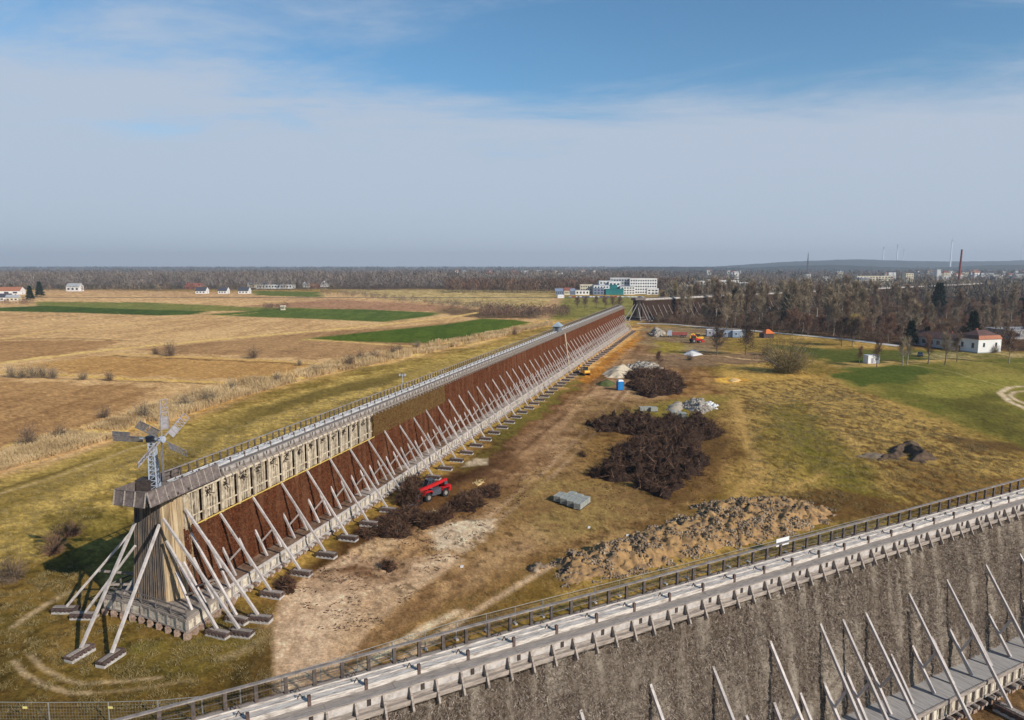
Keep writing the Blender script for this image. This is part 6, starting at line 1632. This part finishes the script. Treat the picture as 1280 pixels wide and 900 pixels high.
bl('main_wing', 766, 790.5, 24, 16, 0, 21.5, PLG, (7, 5), PLW)
bl('stair_tower', 762.5, 777, 10, 12, 0, 17, PLW, (3, 3), PLW)
bl('stepped_wing', 776, 794, 2, 14, 0, 11, PLW, (5, 3), BLG)
bl('stepped_wing', 743, 762, 2, 16, 0, 12.5, PLW, (5, 3), BLG)
bl('low_wing', 742, 755, -3, 5, 0, 8.5, BLG, (3, 2), BLG)
bl('west_block', 751, 768, 14, 12, 0, 18, PLW, (4, 4), PLG)
bl('far_block', 728, 746, 22, 12, 0, 12.5, PLC, (6, 3), PLC)
bl('annex', 808, 822, -4, 8, 0, 8, PLW, (3, 2), PLW)
bl('glass_hall', 757, 779, -5, 7, 0, 7.5, TEAL, None, TEAL)
bl('glass_upper', 764, 773, 9.2, .6, 7.5, 12.5, TEAL, None, TEAL)
for (px0, px1, z, m, lab, flat) in [(719, 736, 6, PLW, 'white flat pavilion left of the clinic', True), (694, 704, 5, BLG, 'blue-roofed small house, leftmost before the clinic', False), (705, 712, 6, PLC, 'cream little house left of the white pavilion', False), (712, 718, 5, BLG, 'grey little house between the cream house and the white pavilion', False)]:
    q = un((px0 + px1) / 2, 368.5); house(0, 0, (px1 - px0) * k_, 9, z, 3.5, 0, m, RFG if flat else (BLG if m is BLG else RFR), lab, xy=q, flat=flat, nx=4)
q = un(701, 372.5); o = empty('party_tent', (q[0], q[1], 0), 0, 'white tent beside the road left of the clinic', 'tent')
MB().box(-4, 4, -2, 2, 0, 2.6).build('sides', WHT, o); b = MB(); b.add([(-4.2, -2.2, 2.6), (4.2, -2.2, 2.6), (4.2, 2.2, 2.6), (-4.2, 2.2, 2.6), (-3, 0, 4), (3, 0, 4)], [(0, 1, 5, 4), (1, 2, 5), (2, 3, 4, 5), (3, 0, 4)]); b.build('canopy', WHT, o)
rc = random.Random(5)
cm = [car_m for car_m in (mat('car_red', (.4, .03, .03)), mat('car_white', (.75, .75, .75)), mat('car_silver', (.4, .42, .45)), mat('car_blue', (.05, .1, .3)))]
for i in range(22):
    px = 712 + i * 4.3 + rc.uniform(-.6, .6); q = un(px, 371.4)
    o = MB().prism([(-2.2, -.9, .3), (2.2, -.9, .3), (2.2, -.9, .85), (1.1, -.9, 1.0), (.5, -.9, 1.5), (-1.4, -.9, 1.5), (-2.1, -.9, .9)], (0, 1.8, 0)).build('parked_car', cm[rc.randrange(4)], None, (q[0], q[1] - 8, 0)); tag(o, 'tiny car in the long row parked before the clinic', 'car', 'cars parked before the clinic')
# farmhouses and village on the left horizon
for (px, py, L, D, H, rh, rz, w, r, lab) in [
 (12, 368, 34, 14, 5, 5, .1, PLW, RFO, 'long farmhouse with salmon roof at the far left'),
 (5, 376, 16, 12, 4, 4, .3, PLW, RFD, 'dark-roofed barn at the very left edge of the fields'),
 (17, 376.5, 12, 10, 4, 3, .3, PLC, RFG, 'cream cottage with pale roof among the far left farm'),
 (94, 364, 20, 12, 7, 5, 0, PLW, RFG, 'tall pale farmhouse standing alone behind the left fields'),
 (243, 361.5, 26, 12, 4, 6, 0, RFR, RFR, 'house with a red roof in the far row of new houses'),
 (253, 367, 14, 12, 4, 5, 0, PLW, RFD, 'new white house with dark blue roof, left of the three'),
 (280, 367, 12, 12, 4, 5, 0, PLW, RFD, 'new white house with dark blue roof, middle of the three'),
 (306, 367, 14, 12, 4, 5, 0, PLW, RFD, 'new white house with dark blue roof, right of the three'),
 (315, 359.5, 12, 10, 5, 4, 0, PLC, RFG, 'yellowish house left of the long white hall'),
 (383, 359, 10, 9, 5, 4, 0, PLW, RFG, 'small white house right of the long white hall'),
 (406, 358.5, 15, 12, 4, 7, 1.57, PLW, PLW, 'white gabled house at the right end of the far village'),
 (394, 359.5, 16, 10, 3.5, 3.5, 0, RFR, RFO, 'brick-red barn next to the white gabled house'),
 (354, 387.5, 3.5, 3, 3, 1, 0, PLC, PLC, 'tiny cream hut beside the russet thicket in the green field')]:
    house(px, py, L, D, H, rh, rz, w, r, lab)
q = un(345, 360.5); house(0, 0, 62, 20, 6.5, 0, 0, PLW, PLG, 'long white flat hall in the far village', name='hall', cat='building', xy=q, flat=True, nx=12)
q = un(330, 358.5); house(0, 0, 30, 20, 8.5, 0, 0, BLG, RFG, 'blue-grey hall joined to the left of the long white hall', name='hall', cat='building', xy=q, flat=True, nx=6)
def far_xy(px, y): return ((px - CX) / (F_PX * math.cos(TH)) * y, y)
for (px, y, L, H, m, lab) in [(862, 900, 16, 14, PLW, 'white four-storey block right of the clinic'), (872, 1000, 14, 17, PLW, 'taller white block right of the clinic, amid trees'), (905, 1050, 30, 17, PLW, 'white long block above the wood, left part'), (921, 1050, 20, 14, PLG, 'pale grey long block above the wood, right part'), (885, 1150, 14, 16, PLC, 'cream block between the white ones above the wood'),
                              (1003, 1900, 14, 16, PLW, 'white building at the foot of the tall thin mast'), (1025, 1900, 22, 9, PLW, 'low white roof right of the tall thin mast'), (1047, 1900, 18, 8, PLG, 'low pale roof farther right of the tall thin mast'),
                              (1085, 1350, 70, 19, PLC, 'very long cream sanatorium block with a row of windows'), (1127, 1350, 14, 24, PLC, 'square cream tower block at the right end of the long sanatorium'), (1072, 1300, 20, 17, PLG, 'grey wing at the left of the long sanatorium'),
                              (1163, 1900, 10, 28, PLW, 'white church with a small dome'), (1172, 1800, 20, 12, PLW, 'pale building right of the white church'),
                              (1236, 1900, 24, 14, PLW, 'white distant block, left of two near the right edge'), (1262, 1900, 22, 16, PLG, 'grey distant block, right of two near the right edge'), (600, 1900, 12, 10, PLW, 'small white building in the far woods at centre left'), (568, 1850, 22, 8, PLW, 'low white building in the far woods, left of centre'), (619, 2300, 20, 12, RFO, 'orange-roofed building in the far woods above the fallow land')]:
    house(0, 0, L, 14, H, 0, 0, m, PLW if m is not PLC else PLC, lab, name='apartment_block', cat='building', xy=far_xy(px, y), flat=True, nx=max(3, int(L / 4)), nz=max(1, int(H / 3.5)))
rv = random.Random(44)
for i in range(56):
    px = rv.choice([rv.uniform(640, 760), rv.uniform(880, 1290), rv.uniform(1150, 1290), rv.uniform(560, 700)]); y = rv.uniform(1900, 3300)
    x_, y_ = far_xy(px, y); o = empty('house', (x_, y_, 0), rv.uniform(-.5, .5), 'tiny pale house scattered in the distant town among the trees', 'house', 'houses of the distant town')
    L = rv.uniform(10, 22); H = rv.uniform(13, 20)
    MB().box(-L / 2, L / 2, -6, 6, 0, H).build('wall', rv.choice([PLW, PLW, PLC, PLG]), o)
    b = MB(); b.add([(-L / 2 - .4, -6.4, H), (L / 2 + .4, -6.4, H), (L / 2 + .4, 6.4, H), (-L / 2 - .4, 6.4, H), (-L / 2, 0, H + 4), (L / 2, 0, H + 4)], [(0, 1, 5, 4), (1, 2, 5), (2, 3, 4, 5), (3, 0, 4)]); b.build('roof', rv.choice([RFR, RFG, RFD, RFO]), o)
# chimney, mast, turbines
x_, y_ = far_xy(1190, 1250); top = 39 + 19 * y_ / 880
o = empty('factory_chimney', (x_, y_, 0), 0, 'tall red brick chimney leaning slightly above the town at the right', 'chimney')
MB().cyl((0, 0, 0), (1.2, 0, top), 2.1, 1.4, 14).build('shaft', mat('brick_red', (.30, .065, .045), (.18, .04, .03), .5), o); MB().cyl((1.2, 0, top), (1.25, 0, top + 1), 1.6, 1.6, 14).build('rim', STEEL_D, o)
x_, y_ = far_xy(1003, 1920); top = 39 + 15 * y_ / 880; o = empty('radio_mast', (x_, y_, 0), 0, 'tall thin grey mast rising above the horizon', 'mast')
b = MB()
for k in range(6):
    z0, z1 = k * top / 6, (k + 1) * top / 6; s0, s1 = 2.2 - k * .33, 2.2 - (k + 1) * .33
    for a, c in ((-1, -1), (1, -1), (1, 1), (-1, 1)): b.bar((a * s0, c * s0, z0), (a * s1, c * s1, z1), .5, .5)
    b.bar((-s0, -s0, z0), (s1, -s1, z1), .3, .3); b.bar((s0, -s0, z0), (-s1, -s1, z1), .3, .3)
b.build('lattice', STEEL_D, o); MB().cyl((0, 0, top * .9), (0, 0, top * 1.06), .3, n=6).build('antenna', STEEL_D, o)
TURB = mat('turbine_white', (.82, .84, .86), (.76, .78, .80), 1, rough=.5)
for (px, top_px, dist, lab) in [(1095, 309, 7600, 'white wind turbine, leftmost on the hazy ridge'), (1112, 306, 7400, 'white wind turbine, second from the left on the hazy ridge'), (1120, 312, 9000, 'small faint wind turbine right of the second one'), (1178, 301, 7000, 'tallest white wind turbine above the town church'), (1265, 308, 9500, 'faint wind turbine near the right edge')]:
    x_, y_ = far_xy(px, dist); hz = 39 + (HOR - top_px) * dist / F_PX; o = empty('wind_turbine', (x_, y_, 0), 0, lab, 'wind turbine', 'wind turbines on the ridge')
    MB().cyl((0, 0, 0), (0, 0, hz), 7.5, 5.0, 8).build('tower', TURB, o); n_ = MB().bar((0, -8, hz), (0, 6, hz), 7, 7).build('nacelle', TURB, o)
    for k in range(3):
        a = math.radians(20 + 120 * k + px); MB().bar((0, -9, hz), (math.sin(a) * 46, -9, hz + math.cos(a) * 46), 7, 2, w2=2).build('blade', TURB, o)

# ------------------------------------------------------------------ the air
hb = MB().box(-15000, 15000, -400, 16500, -4, 330)
hm = bpy.data.materials.new('haze'); hm.use_nodes = True; n, l = hm.node_tree.nodes, hm.node_tree.links
n.remove(n['Principled BSDF']); v = n.new('ShaderNodeVolumePrincipled'); v.inputs['Density'].default_value = 0.95e-4
v.inputs['Color'].default_value = (.78, .86, .96, 1); v.inputs['Anisotropy'].default_value = 0.1
l.new(v.outputs[0], n['Material Output'].inputs['Volume'])
hz_ = hb.build('haze', hm); hz_['kind'] = 'stuff'; hz_['label'] = 'thin blue haze over the plain'
